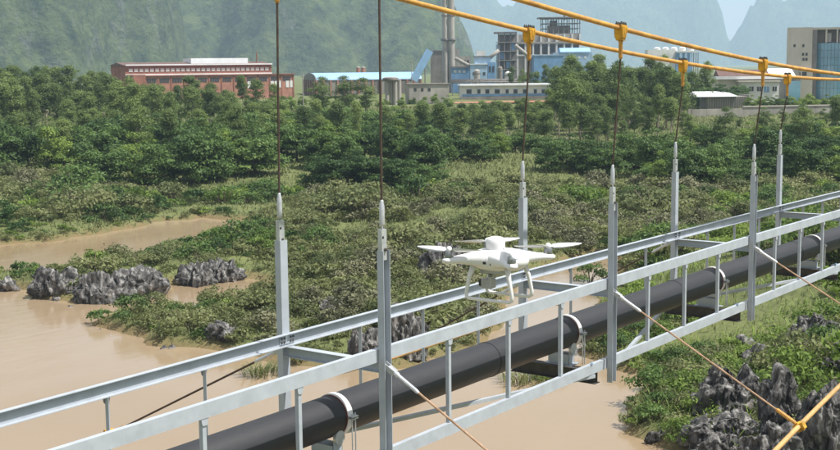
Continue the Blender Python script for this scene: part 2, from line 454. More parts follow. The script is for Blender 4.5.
def Gt(px, py):
    """ground point seen at a pixel"""
    z = 0.5
    for _ in range(8):
        p = G(px, py, z); z = .5*z+.5*gz(p)
    p = G(px, py, z); p.z = gz(p); return p

us = np.concatenate([np.arange(-220, 44, 12.), np.arange(46, 270, 1.0), 270+np.cumsum(1.5*1.075**np.arange(0, 84))])
us = us[us < 9400]
side = 120+np.cumsum(2.0*1.09**np.arange(0, 60)); side = side[side < 6000]
vsx = np.concatenate([-side[::-1], np.arange(-119, 120, 1.1), side])
UU, VV = np.meshgrid(us, vsx, indexing='ij')
SD = land_distance(UU.ravel(), VV.ravel())
ZZ = ground_z(UU.ravel(), VV.ravel(), SD)
wx = CAM.x+UU.ravel()*F0.x+VV.ravel()*R0.x; wy = CAM.y+UU.ravel()*F0.y+VV.ravel()*R0.y
nu, nv = UU.shape
idx = np.arange(nu*nv).reshape(nu, nv)
quads = np.stack([idx[:-1, :-1], idx[1:, :-1], idx[1:, 1:], idx[:-1, 1:]], -1).reshape(-1, 4)[:, ::-1]
me = np_mesh('ground', np.stack([wx, wy, ZZ], -1), quads, 'ground_soil', smooth=True)
at = me.attributes.new('mud', 'FLOAT', 'POINT'); at.data.foreach_set('value', (1-sstep(.2, 1.1, SD)).astype(np.float32))
ground = link_mesh('ground', me); ground['kind'] = 'structure'
b = MB()
c4 = [UV(-215, -900), UV(-215, 900), UV(400, 900), UV(400, -900)]
b.add([(p.x, p.y, 0) for p in c4], [(0, 1, 2, 3)])
river = b.build('river', 'muddy_water'); river['kind'] = 'structure'
if river.data.polygons[0].normal.z < 0: river.data.flip_normals()

# ------------------------------------------------------------------ hills
def tower_field(towers, u, v, seed, rough):
    """limestone peaks: each tower is (u, v, radius along u, radius along v, height, steepness)"""
    wu = u+rough*40*fbm(p2(u, v, .006), 4, seed); wv = v+rough*40*fbm(p2(u, v, .006), 4, seed+50)
    z = np.zeros(u.shape)
    for (cu, cv, ru, rv, h, st) in towers:
        t = np.hypot((wu-cu)/ru, (wv-cv)/rv)
        z = z+np.clip(h*(1-t**st), 0, None)**7
    return z**(1/7)
r0 = np.random.default_rng(3)
def hill_mesh(name, towers, u0, u1, v0, v1, step, seed, rough, amp, mat):
    uu = np.arange(u0, u1, step); vv = np.arange(v0, v1, step)
    U, V = np.meshgrid(uu, vv, indexing='ij'); u, v = U.ravel(), V.ravel()
    z = tower_field(towers, u, v, seed, rough)
    z = z+amp*fbm(p2(u, v, .02), 5, seed+7, .55)*sstep(5, 60, z)
    if step < 8:   # tree canopy
        z = z+sstep(2, 12, z)*(2.2*vnoise(p2(u+9*vnoise(p2(u, v, .04), 3), v+9*vnoise(p2(u, v, .04), 8), .10), seed+71)+1.2*r0.uniform(-1, 1, len(u))+16*fbm(p2(u, v, .012), 5, seed+72))
    z = np.where(z <= .5, -2.0, z+6)
    x = CAM.x+u*F0.x+v*R0.x; y = CAM.y+u*F0.y+v*R0.y
    n0, n1 = U.shape; ix = np.arange(n0*n1).reshape(n0, n1)
    q = np.stack([ix[:-1, :-1], ix[1:, :-1], ix[1:, 1:], ix[:-1, 1:]], -1).reshape(-1, 4)[:, ::-1]
    keep = (z[q] > 0).any(1)
    o = link_mesh(name, np_mesh(name, np.stack([x, y, z], -1), q[keep], mat, smooth=True)); o['kind'] = 'structure'
    return u, v, z
def lat(px, u): return (px-420)/FPX*u
def zat(py, px, u): return A(px, py, u).z
near_t = [(1720, lat(-60, 1720), 430, 285, 345, 3.2), (1680, lat(78, 1680), 350, 150, 260, 3.4), (1870, lat(-330, 1870), 520, 285, 330, 2.2)]
mid_t = [(2430, lat(215, 2430), 560, 285, 375, 2.0), (2340, lat(330, 2340), 520, 285, 320, 2.1), (2250, lat(395, 2250), 420, 157, 225, 2.4)]
hu, hv, hz = hill_mesh('hill', near_t, 1200, 2300, -1500, 40, 6, 3, .9, 13, 'hill_wooded')
mu, mv, mz = hill_mesh('hill', mid_t, 1750, 3000, -1080, 420, 7, 13, 1.0, 15, 'hill_wooded')
D = 7500
def tw(px, half, ytop, ynotch, st=2.6, du=0, D=D):
    h = zat(ytop, px, D+du)-6; hn = zat(ynotch, px, D+du)-6
    r = half/FPX*(D+du)/((1-hn/h)**(1/st))
    return (D+du, lat(px, D+du), max(r, 170), r, h, st)
far_t = [tw(380, 60, -40, 0), tw(466, 42, -14, 16, 2.2), tw(547, 39, -6, 14, 2.0), tw(602, 44, -11, 11, 2.4), tw(648, 30, -6, 14, 2.0), tw(682, 43, -14, 33, 4.0),
         tw(768, 33, -5, 34, 1.7), tw(826, 42, -12, 10, 2.2), tw(900, 45, -25, 15), tw(985, 45, -10, 15), tw(1080, 60, -25, 15), tw(300, 60, -30, 10), tw(200, 60, -20, 10), tw(90, 60, -30, 10), tw(-30, 70, -20, 10), tw(-170, 80, -30, 10)]
near_far = [tw(520, 55, 22, 50, 2.0, 0, 2450), tw(596, 60, 26, 50, 2.2, 0, 2500), tw(668, 60, 20, 45, 2.4, 0, 2520), tw(790, 60, 18, 45, 2.4, 0, 2500), tw(880, 60, 5, 40, 2.4, 0, 2450)]
hill_mesh('hill', far_t, 6700, 8900, -4900, 5200, 30, 41, 1.2, 38, 'hill_far')

# ------------------------------------------------------------------ haze
def make_haze():
    m = bpy.data.materials.new('haze'); m.use_nodes = True; nt = m.node_tree
    for n in list(nt.nodes): nt.nodes.remove(n)
    out = nt.nodes.new('ShaderNodeOutputMaterial'); pv = nt.nodes.new('ShaderNodeVolumePrincipled')
    pv.inputs['Color'].default_value = (.57, .77, 1.0, 1); pv.inputs['Density'].default_value = HAZE; pv.inputs['Anisotropy'].default_value = .0
    nt.links.new(pv.outputs[0], out.inputs['Volume'])
    MATS['haze'] = m
    b = MB()
    cs = [UV(-330, -6400), UV(-330, 6400), UV(9700, 6400), UV(9700, -6400)]
    vs = [(p.x, p.y, -4.0) for p in cs]+[(p.x, p.y, 820.0) for p in cs]
    b.add(vs, [(3, 2, 1, 0), (4, 5, 6, 7), (0, 1, 5, 4), (1, 2, 6, 5), (2, 3, 7, 6), (3, 0, 4, 7)])
    o = b.build('haze', 'haze'); o['kind'] = 'stuff'
    bm = bmesh.new(); bm.from_mesh(o.data); bmesh.ops.recalc_face_normals(bm, faces=bm.faces); bm.to_mesh(o.data); bm.free()
HAZE = 0.00014
make_haze()

def wrap_bump(name, ang, scale):
    """strand twist of a wire rope"""
    nt = MATS[name].node_tree; b = nt.nodes['Principled BSDF']
    tc = N(nt, 'ShaderNodeTexCoord'); wv = N(nt, 'ShaderNodeTexWave'); wv.inputs['Scale'].default_value = scale; wv.inputs['Distortion'].default_value = .4
    mp = N(nt, 'ShaderNodeMapping'); mp.inputs['Rotation'].default_value = ang; nt.links.new(tc.outputs['Object'], mp.inputs[0]); nt.links.new(mp.outputs[0], wv.inputs[0])
    bp = N(nt, 'ShaderNodeBump'); bp.inputs['Strength'].default_value = .35; bp.inputs['Distance'].default_value = .01
    nt.links.new(wv.outputs['Fac'], bp.inputs['Height']); nt.links.new(bp.outputs[0], b.inputs['Normal'])
for nm_, an_ in (('cable_yellow', (.0, .5, .6)), ('cable_tan', (.0, .5, .6)), ('rope_rust', (0, 1.0, .4)), ('rope_copper', (.6, .4, .8))): wrap_bump(nm_, an_, 16.0 if 'cable' in nm_ else 34.0)

# ------------------------------------------------------------------ the pipe bridge
W = 0.2812*S; HT = 0.2192*S
def zc(X): return -0.0017*S*(X/S-1.2)**2                 # slight rise of the deck about its middle
K0, K1 = -1, 6
BR = thing('pipe_bridge', 'galvanised steel truss bridge frame carrying the black pipe over the muddy river', 'bridge', (0, 0, ZC))
def chord_profile(side):
    h, d, t = .15, .065, .008
    pr = [(0, 0), (d, 0), (d, -t), (t, -t), (t, -h+t), (d, -h+t), (d, -h), (0, -h)]
    return pr if side == 0 else [(-a, b) for a, b in pr]
XL, XR = -1.45*S, 6.4*S
for side in (0, 1):
    Y = .043 if side == 0 else W-.043
    for nm, zz in (('upper_chord', 0.0), ('lower_chord', -HT)):
        for k in range(-2, 7):
            xa = max(k*S, XL); xb = min((k+1)*S, XR)
            if xb <= xa: continue
            b = MB(); b.prism(chord_profile(side), (xa+.004, Y, zz+zc(xa)), (xb-.004, Y, zz+zc(xb)), (0, 1, 0), (0, 0, 1))
            b.build(nm, 'galvanised', BR)
            # splice plate with bolts where two lengths meet
            if XL < k*S and side == 1 and nm == 'upper_chord':
                b = MB(); b.box(k*S-.13, k*S+.13, W-.060, W-.0525, zz+zc(k*S)-.125, zz+zc(k*S)-.025)
                sp = b.build('splice_plate', 'galvanised', BR)
                b = MB()
                for dx in (-.10, -.055, .055, .10):
                    for dz in (-.05, -.10):
                        M = Matrix.Translation((k*S+dx, W-.060, zz+zc(k*S)+dz)) @ Matrix.Rotation(math.pi/2, 4, 'X')
                        b.lathe([(.013, 0), (.013, .012)], 6, M)
                bo = b.build('bolt_set', 'dark_steel', sp); bo['kind'] = 'stuff'
def post_mesh(side):
    w, d, t = .0625, .09, .008
    pr = [(-w, 0), (w, 0), (w, -d), (w-t, -d), (w-t, -t), (-w+t, -t), (-w+t, -d), (-w, -d)]
    if side: pr = [(a, -q) for a, q in pr]
    b = MB(); b.prism(pr, (0, 0, -1.57), (0, 0, 1.13), (1, 0, 0), (0, 1, 0))
    b.box(-w+t+.001, w-t-.001, -.001 if side == 0 else -d+.004, -.001 if side else d-.004, 0, 0) if False else None
    return b.mesh('post', 'galvanised')
def head_mesh(side):
    s = -1 if side == 0 else 1
    b = MB()
    b.box(-.056, .030, s*.012, s*.020, 1.02, 1.37); b.box(-.056, .030, s*.062, s*.070, 1.02, 1.37)
    b.box(-.056, -.048, s*.020, s*.062, 1.10, 1.36)
    b.box(-.048, .030, s*.020, s*.062, 1.355, 1.37)
    return b.mesh('head_bracket', 'galvanised_rod')
def pin_mesh(side):
    s = -1 if side == 0 else 1
    b = MB(); M = Matrix.Translation((-.004, 0, 1.14)) @ Matrix.Rotation(-s*math.pi/2, 4, 'X')
    b.lathe([(.020, .005), (.020, .085), (.011, .085), (.011, .10)], 10, M)
    return b.mesh('pin', 'dark_steel')
def hole_mesh(side):
    s = -1 if side == 0 else 1
    b = MB(); y = s*.071 if side == 0 else s*.0105
    M = Matrix.Translation((-.035, y, 1.28)) @ Matrix.Rotation(math.pi/2, 4, 'X')
    b.lathe([(.016, -.001), (.016, .001)], 10, M)
    return b.mesh('eye_hole', 'drone_dark')
def buckle_mesh(side):
    s = -1 if side == 0 else 1
    b = MB(); b.lathe([(.012, 1.34), (.012, 1.40), (.030, 1.405), (.032, 1.43), (.030, 1.63), (.022, 1.655), (.018, 1.69), (.013, 1.70)], 12, Matrix.Translation((-.012, s*.041, 0)))
    return b.mesh('turnbuckle', 'galvanised_rod', True)
PM = [[f(s) for f in (post_mesh, head_mesh, pin_mesh, hole_mesh, buckle_mesh)] for s in (0, 1)]
POSTS = {}
for k in range(K0, K1+1):
    for side in (0, 1):
        o = link_mesh('post', PM[side][0], BR); o.location = (k*S, .04 if side == 0 else W-.04, zc(k*S))
        for me in PM[side][1:]: link_mesh(me.name.split('.')[0], me, o)
        POSTS[k, side] = o
# cross beams between the upper chords, I-section
def ibeam(h, w, t):
    return [(-w/2, 0), (w/2, 0), (w/2, -t), (t/2, -t), (t/2, -h+t), (w/2, -h+t), (w/2, -h), (-w/2, -h), (-w/2, -h+t), (-t/2, -h+t), (-t/2, -t), (-w/2, -t)]
b = MB(); b.prism(ibeam(.125, .11, .008), (0, .052, -.153), (0, W-.052, -.153), (1, 0, 0), (0, 0, 1)); XB = b.mesh('cross_beam', 'galvanised')
b = MB(); b.prism(ibeam(.20, .15, .010), (0, .10, -HT-.153), (0, W+.05, -HT-.153), (1, 0, 0), (0, 0, 1)); LB = b.mesh('lower_cross_beam', 'dark_steel')
PZ = -0.162*S; PR = 0.242; PY = W/2
def roller_parts():
    b = MB()
    for dy in (-.17, .17):
        b.box(-.075, .075, PY+dy-.006, PY+dy+.006, -HT-.150, PZ-PR+.12)
    b.box(-.13, .13, PY-.24, PY+.24, -HT-.152, -HT-.138)
    b.box(-.09, .09, PY-.16, PY+.16, -HT-.137, PZ-PR-.06)
    base = b.mesh('roller_seat', 'galvanised')
    rl = []
    for dy in (-.19, .19):
        b = MB(); M = Matrix.Translation((0, PY+dy, PZ-PR+.03)) @ Matrix.Rotation(math.pi/2, 4, 'X')
        b.lathe([(.035, -.022), (.085, -.020), (.085, .020), (.035, .022)], 18, M)
        rl.append(b.mesh('roller', 'galvanised_rod', False))
    return base, rl
RB, RL = roller_parts()
for k in range(K0, K1+1):
    o = link_mesh('cross_beam', XB, BR); o.location = (k*S, 0, zc(k*S))
    o = link_mesh('lower_cross_beam', LB, BR); o.location = (k*S-.25, 0, zc(k*S))
    o = link_mesh('roller_seat', RB, BR); o.location = (k*S-.14, 0, zc(k*S))
    for me in RL: link_mesh('roller', me, o)
# balusters: angle bars with a small tee plate under the upper chord
def baluster_mesh(side):
    s = 1 if side == 0 else -1
    b = MB()
    L = [(-.025, 0), (.025, 0), (.025, .006), (-.019, .006), (-.019, .05), (-.025, .05)]
    b.prism([(a, s*q) for a, q in L], (0, 0, -HT+.002), (0, 0, -.152), (1, 0, 0), (0, 1, 0))
    b.prism([(-.048, -.153), (.048, -.153), (.040, -.20), (.027, -.225), (-.027, -.225), (-.040, -.20)], (0, -s*.004, 0), (0, -s*.012, 0), (1, 0, 0), (0, 0, 1))
    return b.mesh('baluster', 'galvanised')
BM = [baluster_mesh(0), baluster_mesh(1)]
for side in (0, 1):
    for q in range(-5, 25):
        if q % 4 == 0: continue
        X = q*S/4
        if X < XL or X > XR: continue
        o = link_mesh('baluster', BM[side], BR); o.location = (X, .06 if side == 0 else W-.06, zc(X))
# flat diagonal braces in the lower plane
for k in range(K0, K1):
    b = MB()
    for (ya, yb) in (((.05, W-.05)) if k % 2 else ((W-.05, .05)),):
        p0 = Vector((k*S+.12, ya, -HT-.162)); p1 = Vector((k*S+S-.45, yb, -HT-.162)); d = (p1-p0).normalized(); n = Vector((-d.y, d.x, 0))
        b.prism([(-.03, 0), (.03, 0), (.03, .006), (-.024, .006), (-.024, .05), (-.03, .05)], p0, p1, n, (0, 0, -1))
    b.build('brace', 'galvanised', BR)
# short ties from the lower cross beam up to the near lower chord
for k in range(K0, K1+1):
    b = MB(); b.tube([(k*S-.55, .03, -HT+.02), (k*S-.05, .30, -HT-.10)], .018, 8); b.build('tie_bar', 'blue_pale', BR)

# ------------------------------------------------------------------ the pipe
PIPE = thing('pipeline', 'thick black pipe lying along the inside of the steel bridge', 'pipe', (0, PY, ZC+PZ))
b = MB(); n = 40
xs = [XL-8+i*(XR+6-XL+8)/60 for i in range(61)]
b.tube([(x, 0, zc(x)) for x in xs], PR, 48)
b.build('pipe_wall', 'pipe_black', PIPE, smooth=True)
def ring(name, x, r, w, mat, parent, n=48):
    b = MB(); M = Matrix.Translation((x, 0, zc(x))) @ Matrix.Rotation(math.pi/2, 4, 'Y')
    b.lathe([(PR-.004, -w/2-.004), (r, -w/2), (r, w/2), (PR-.004, w/2+.004)], n, M)
    return b.build(name, mat, parent, auto=40)
d = ray(487, 352); t = (PY-CAM.y)/d.y; XS = (CAM+d*t).x
for i in range(-1, 6):
    ring('weld_seam', XS+i*6.0, PR+.007, .030, 'pipe_black', PIPE)
for k in range(K0, K1+1):
    s0 = ring('strap_pad', k*S, PR+.006, .105, 'rubber_red', PIPE)
    s1 = ring('pipe_strap', k*S+.004, PR+.016, .085, 'strap_white', PIPE)
    for sg in (-1, 1):
        b = MB()
        b.box(k*S-.05, k*S+.06, sg*(PR+.012), sg*(PR+.085), -.018, -.006); b.box(k*S-.05, k*S+.06, sg*(PR+.012), sg*(PR+.085), .006, .018)
        lug = b.build('strap_lug', 'galvanised_rod', s1)
        b = MB()
        for dx in (-.025, .035): b.tube([(k*S+dx, sg*(PR+.055), .05), (k*S+dx, sg*(PR+.055), -.48)], .008, 8)
        b.build('strap_bolt', 'galvanised_rod', s1)

# ------------------------------------------------------------------ main cables, hangers
def cab(k): return (0.490+0.016*(k-4.34)**2)*S
def cy(k, side):
    e_ = 1-math.exp(-1.7*k) if k > 0 else 1.7*k
    return -.13*e_ if side == 0 else 1.514-.09*e_
def clamp_mesh():
    b = MB()
    pr = [(-.098, .050), (.098, .050), (.098, .010), (.060, -.10), (.050, -.175), (-.030, -.175), (-.060, -.10), (-.098, .010)]
    b.prism(pr, (0, -.055, 0), (0, .055, 0), (1, 0, 0), (0, 0, 1))
    for x in (-.070, -.023, .023, .070):
        b.prism([(x-.014, .015), (x+.014, .015), (x*.55+.010, -.14), (x*.55-.010, -.14)], (0, -.068, 0), (0, .068, 0), (1, 0, 0), (0, 0, 1))
    return b.mesh('cable_clamp', 'clamp_yellow')
def cbolt_mesh():
    b = MB()
    for x in (-.072, -.024, .024, .072):
        for y in (-.038, .038):
            b.lathe([(.015, .051), (.015, .072), (.009, .072), (.009, .092)], 6, Matrix.Translation((x, y, 0)))
    return b.mesh('clamp_bolts', 'dark_steel')
def socket_mesh():
    b = MB(); b.lathe([(.016, -.44), (.027, -.43), (.030, -.40), (.030, -.20), (.036, -.19), (.036, -.172)], 12)
    return b.mesh('rope_socket', 'cable_yellow', True)
CM, CB, SM = clamp_mesh(), cbolt_mesh(), socket_mesh()
ordn = ['first', 'second', 'third', 'fourth', 'fifth', 'sixth', 'seventh', 'eighth', 'ninth', 'tenth', 'eleventh', 'twelfth', 'thirteenth', 'fourteenth', 'fifteenth', 'sixteenth']
HANG_LABEL = {
    (0, 0): 'rusty hanger rope rising from the near post just left of the drone', (1, 0): 'rusty hanger rope rising from the near post just right of the drone',
    (2, 0): 'rusty hanger rope from the upper yellow cable to the last near post in view', (0, 1): 'leftmost rusty hanger rope, rising from the far post left of the drone',
    (1, 1): 'rusty hanger rope from the lower yellow cable to the far post behind the drone', (2, 1): 'rusty hanger rope from the lower yellow cable above the slim trees, right of centre',
    (3, 1): 'rightmost short hanger rope from the lower yellow cable below the glass tower'}
for side in (0, 1):
    o = thing('suspension_cable', ['upper yellow suspension cable crossing the top right, nearer of the two', 'lower yellow suspension cable crossing the top right, farther of the two'][side], 'cable', (0, 0, ZC), group='main cables of the bridge')
    b = MB(); ks = np.linspace(-4, 9, 140)
    b.tube([(k*S, cy(k, side), cab(k)) for k in ks], .036, 12)
    b.build('cable', 'cable_yellow', o, smooth=True)
    for k in range(0, K1+1):
        sl = 0.032*(k-4.34)
        c = link_mesh('cable_clamp', CM, o); c.location = (k*S, cy(k, side), cab(k)); c.rotation_euler = (0, -math.atan(sl)*.9, 0)
        link_mesh('clamp_bolts', CB, c)['kind'] = 'stuff'; s = link_mesh('rope_socket', SM, c); s.rotation_euler = (0, math.atan(sl)*.9, 0)
        ypost = -.001 if side == 0 else W+.001; y = cy(k, side)
        p0 = Vector((k*S-.012, ypost, ZC+zc(k*S)+1.69)); p1 = Vector((k*S, y, ZC+cab(k)-.42))
        if (k, side) in HANG_LABEL:
            b = MB(); b.tube([(0, 0, 0), p1-p0], .0135, 8)
            h = b.build('hanger_rope', 'rope_rust', None, loc=p0); tag(h, HANG_LABEL[k, side], 'rope', 'hanger ropes of the bridge')

# ------------------------------------------------------------------ wind ropes and wind cables
def wd(k): return .40+.010*(k-4.5)**2                    # distance of a wind cable from the bridge, in panels
def wpt(k, side):
    d = wd(k)
    return Vector((k*S, -d*S if side == 0 else W+d*S, ZC+((-.031-.56*d) if side == 0 else (-.042-(.485+.08*min(1, max(0, k)))*d))*S))
GUY_LABEL = {(0, 0): 'copper wind rope running from the near post left of the drone to the bottom edge',
             (1, 0): 'copper wind rope running down to the yellow clamp over the dark rocks',
             (2, 0): 'copper wind rope running down to the right edge from the last near post',
             (0, 1): 'dark wind rope running down to the left behind the lower left rail',
             (1, 1): 'dark wind rope running down behind the drone legs',
             (2, 1): 'dark wind rope running down over the brown water behind the middle near post'}
def wclamp_mesh():
    b = MB(); b.box(-.05, .05, -.075, .075, -.035, .055); b.box(-.03, .03, -.05, .05, .055, .075); b.box(-.06, .06, -.02, .02, -.055, .075)
    return b.mesh('wind_clamp', 'clamp_yellow')
WC = wclamp_mesh()
for side in (0, 1):
    o = thing('wind_cable', ['yellow wind cable rising at the bottom right corner over the rocks', 'thin yellow wind cable hidden beyond the far side of the bridge'][side], 'cable', (0, 0, 0), group='wind cables of the bridge')
    b = MB(); b.tube([wpt(k, side) for k in np.linspace(-1.2, 6.5, 60)], .034, 10)
    b.build('cable', 'cable_tan', o, smooth=True)
    for k in range(-1, 6):
        w_ = wpt(k, side); s = -1 if side == 0 else 1
        p = Vector((k*S, -.005 if side == 0 else W+.005, ZC+zc(k*S)-.185))
        dr = (w_-p).normalized()
        c = link_mesh('wind_clamp', WC, o); c.location = w_; c.rotation_euler = (math.atan2(dr.z, s*abs(dr.y))*(-1 if side == 0 else 1), 0, 0)
        if (k, side) not in GUY_LABEL: continue
        g = thing('wind_rope', GUY_LABEL[k, side], 'rope', p, group='wind ropes of the bridge')
        L = (w_-p).length; dl = dr
        b = MB(); b.tube([dl*.52, dl*(L-.34)], .014, 8); b.build('rope', 'rope_copper' if side == 0 else 'rope_rust', g)
        b = MB(); b.tube([dl*.05, dl*.06, dl*.20, dl*.22, dl*.50, dl*.54], [.020, .034, .034, .024, .024, .016], 10); b.build('turnbuckle', 'galvanised_rod', g)
        b = MB(); q = dl.to_track_quat('X', 'Z').to_matrix().to_4x4()
        b.box(-.02, .16, -.036, -.026, -.03, .03, q); b.box(-.02, .16, .026, .036, -.03, .03, q); b.build('fork', 'galvanised_rod', g)
        b = MB(); b.tube([dl*(L-.38), dl*(L-.36), dl*(L-.08), dl*(L-.05)], [.016, .028, .028, .02], 10); b.build('end_socket', 'cable_yellow', g)

# ------------------------------------------------------------------ the drone
RL_ = R0; base = A(499, 249.5, 4.17)
DR = thing('drone', 'white quadcopter drone with a dome antenna hovering in front of the bridge', 'drone', base-Vector((0, 0, .165)))
rot = math.radians(10)
def dvec(r, f, z):
    """r right in view, f away from the camera, turned by the drone's own heading"""
    rr = r*math.cos(rot)-f*math.sin(rot); ff = r*math.sin(rot)+f*math.cos(rot)
    return R0*rr+F0*ff+Vector((0, 0, z+.165))
def dl_(fo, la, z):
    """fore, lateral (to the drone's right), height"""
    q = math.sqrt(.5)
    return dvec((-fo+la)*q, (fo+la)*q, z)
def loft(b, secs, n=20):
    """secs: (centre, side vector, up vector)"""
    rings = []
    for c, sv, uv_ in secs:
        rg = []
        for k in range(n):
            a = 2*math.pi*k/n; ca, sa = math.cos(a), math.sin(a)
            e = .8
            rg.append(c+sv*(math.copysign(abs(ca)**e, ca))+uv_*(math.copysign(abs(sa)**e, sa)))
        rings.append(rg)
    vs = [v for r in rings for v in r]; fs = []
    for i in range(len(rings)-1):
        for k in range(n): fs.append((i*n+k, i*n+(k+1) % n, (i+1)*n+(k+1) % n, (i+1)*n+k))
    fs.append(tuple(range(n-1, -1, -1))); fs.append(tuple((len(rings)-1)*n+k for k in range(n)))
    b.add(vs, fs)
def ellips(b, fn, c, r, n=28, m=14, p=1.0):
    vs = []; fs = []
    for i in range(m+1):
        th = math.pi*i/m
        for k in range(n):
            a = 2*math.pi*k/n
            cz, sz = math.cos(th), math.sin(th)
            vs.append(fn(c[0]+r[0]*sz*math.cos(a), c[1]+r[1]*sz*math.sin(a), c[2]+r[2]*math.copysign(abs(cz)**p, cz)))
    for i in range(m):
        for k in range(n): fs.append((i*n+k, i*n+(k+1) % n, (i+1)*n+(k+1) % n, (i+1)*n+k))
    b.add(vs, fs)
b = MB(); ellips(b, dl_, (0, 0, -.034), (.108, .082, .040), p=.85)
body = b.build('body_shell', 'drone_white', DR, smooth=True)
Zv = Vector((0, 0, 1))
motors = []
for (r, f) in ((-1, 0), (1, 0), (0, -1), (0, 1)):
    dirv = (dvec(r, f, 0)-dvec(0, 0, 0)).normalized(); sd_ = Vector((-dirv.y, dirv.x, 0))
    b = MB(); secs = []
    for t, hw, hh, z in ((0, .062, .036, -.032), (.04, .060, .034, -.031), (.075, .047, .027, -.029), (.105, .033, .020, -.028), (.135, .024, .0145, -.029), (.160, .020, .012, -.030), (.178, .020, .011, -.031), (.190, .016, .008, -.031), (.196, .006, .004, -.031)):
        secs.append((dvec(0, 0, z)+dirv*t, sd_*hw, Zv*hh))
    loft(b, secs)
    arm = b.build('arm', 'drone_white', DR, smooth=True)
    mc = dvec(0, 0, 0)+dirv*.172
    b = MB(); b.lathe([(.0135, -.024), (.0145, -.020), (.0145, -.004), (.0125, .000), (.005, .002)], 20, Matrix.Translation(mc))
    b.build('motor', 'drone_motor', arm, auto=35)
    motors.append(mc)
def blade(b, c, ang_dir, L, sg=1):
    """one blade from the hub outward: chord and twist change along its length"""
    d = ang_dir.normalized(); s = Vector((-d.y, d.x, 0)); rows = []
    for t, ch, tw_, zz in ((.008, .006, .3, .004), (.02, .013, .60, .005), (.045, .016, .52, .006), (.075, .0145, .42, .0075), (.10, .011, .34, .009), (.116, .006, .28, .010), (L, .001, .12, .0105)):
        cc = c+d*t+Vector((0, 0, zz)); tw_ = sg*tw_; u_ = s*math.cos(tw_)+Zv*math.sin(tw_); n_ = Zv*math.cos(tw_)-s*math.sin(tw_)
        rows.append([cc-u_*ch, cc+n_*.0016, cc+u_*ch, cc-n_*.0010])
    vs = [v for r in rows for v in r]; fs = []
    for i in range(len(rows)-1):
        for k in range(4): fs.append((i*4+k, i*4+(k+1) % 4, (i+1)*4+(k+1) % 4, (i+1)*4+k))
    fs += [(3, 2, 1, 0), tuple((len(rows)-1)*4+k for k in range(4))]
    b.add(vs, fs)
for mc, (r, f) in zip(motors, ((-.88, .45), (1, .22), (.12, -1), (1, .28))):
    b = MB(); dv = R0*r+F0*f
    sg_ = -1 if r < -.5 else 1; blade(b, mc, dv, .12, sg_); blade(b, mc, -dv, .12, sg_)
    b.lathe([(.009, .000), (.010, .004), (.009, .012), (.005, .016), (.002, .017)], 16, Matrix.Translation(mc))
    b.build('propeller', 'blade_white', DR, smooth=True)
dome_c = dvec(-.012, .0, 0)
b = MB(); b.lathe([(.030, -.004), (.0325, .002), (.0325, .024), (.031, .034), (.026, .041), (.015, .0445), (.004, .0455)], 28, Matrix.Translation(dome_c))
b.build('antenna_dome', 'drone_white', DR, auto=40)
for sg in (-1, 1):
    la0, la1 = sg*.056, sg*.066
    pts = [(.066, la0, -.050), (.078, la0*1.15, -.090), (.090, la1, -.145), (.089, la1, -.158), (.080, la1, -.164), (0, la1, -.165), (-.080, la1, -.164), (-.089, la1, -.158), (-.090, la1, -.145), (-.078, la0*1.15, -.090), (-.066, la0, -.050)]
    b = MB(); b.tube([dl_(*p) for p in pts], [.011, .0075, .0062, .0062, .006, .006, .006, .0062, .0062, .0075, .011], 10)
    b.build('landing_leg', 'drone_white', DR, smooth=True)
def dbox(b, f0, f1, l0, l1, z0, z1):
    vs = [dl_(f, l, z) for z in (z0, z1) for l in (l0, l1) for f in (f0, f1)]
    b.add(vs, [(0, 2, 3, 1), (4, 5, 7, 6), (0, 1, 5, 4), (2, 6, 7, 3), (0, 4, 6, 2), (1, 3, 7, 5)])
b = MB(); dbox(b, .012, .062, -.026, .026, -.084, -.066); g = b.build('gimbal', 'drone_grey', DR, bevel=.003)
b = MB(); dbox(b, .008, .020, -.040, -.028, -.132, -.080); dbox(b, .008, .020, -.040, .012, -.092, -.080); b.build('gimbal_arm', 'drone_grey', g, bevel=.002)
b = MB(); dbox(b, .022, .060, -.022, .018, -.136, -.102); gc = b.build('gimbal_camera', 'drone_grey', DR, bevel=.004)
b = MB(); c0 = dl_(.060, -.002, -.119); b.tube([c0, dl_(.072, -.002, -.119)], .014, 18); b.build('lens', 'drone_dark', gc)
b = MB(); dbox(b, .002, .012, -.0845, -.078, -.040, -.032); b.build('port', 'drone_dark', body)
b = MB(); dbox(b, -.034, -.014, -.0835, -.075, -.042, -.036); b.build('card_slot', 'drone_dark', body)
b = MB(); dbox(b, -.045, .030, -.045, .045, -.078, -.062); b.build('belly_plate', 'drone_grey', DR, bevel=.004)

# ------------------------------------------------------------------ buildings beyond the trees
class Bld:
    def __init__(s, name, label, cat, px, u, rot=0.0, group=None, zbase=None):
        s.px, s.u, s.rot = px, u, rot
        p = A(px, 90, u); s.z = gz(p)-.3 if zbase is None else zbase
        s.o = thing(name, label, cat, (p.x, p.y, s.z), -YAW+rot, group)
    def X(s, px):
        k, k0 = (px-420)/FPX*.995, (s.px-420)/FPX*.995
        return (k-k0)*s.u/(math.cos(s.rot)-k*math.sin(s.rot))
    def Z(s, py, px=None): return zat(py, s.px if px is None else px, s.u)-s.z
    def box(s, name, mat, px0, px1, py0, py1, y0, y1, parent=None, bevel=0):
        b = MB(); z1 = s.Z(py0, (px0+px1)/2); z0 = 0.0 if py1 is None else s.Z(py1, (px0+px1)/2)
        b.box(s.X(px0), s.X(px1), y0, y1, z0, z1)
        return b.build(name, mat, parent or s.o, bevel=bevel)
    def raw(s, name, mat, parent=None, **kw):
        b = MB(); return b, (lambda: b.build(name, mat, parent or s.o, **kw))

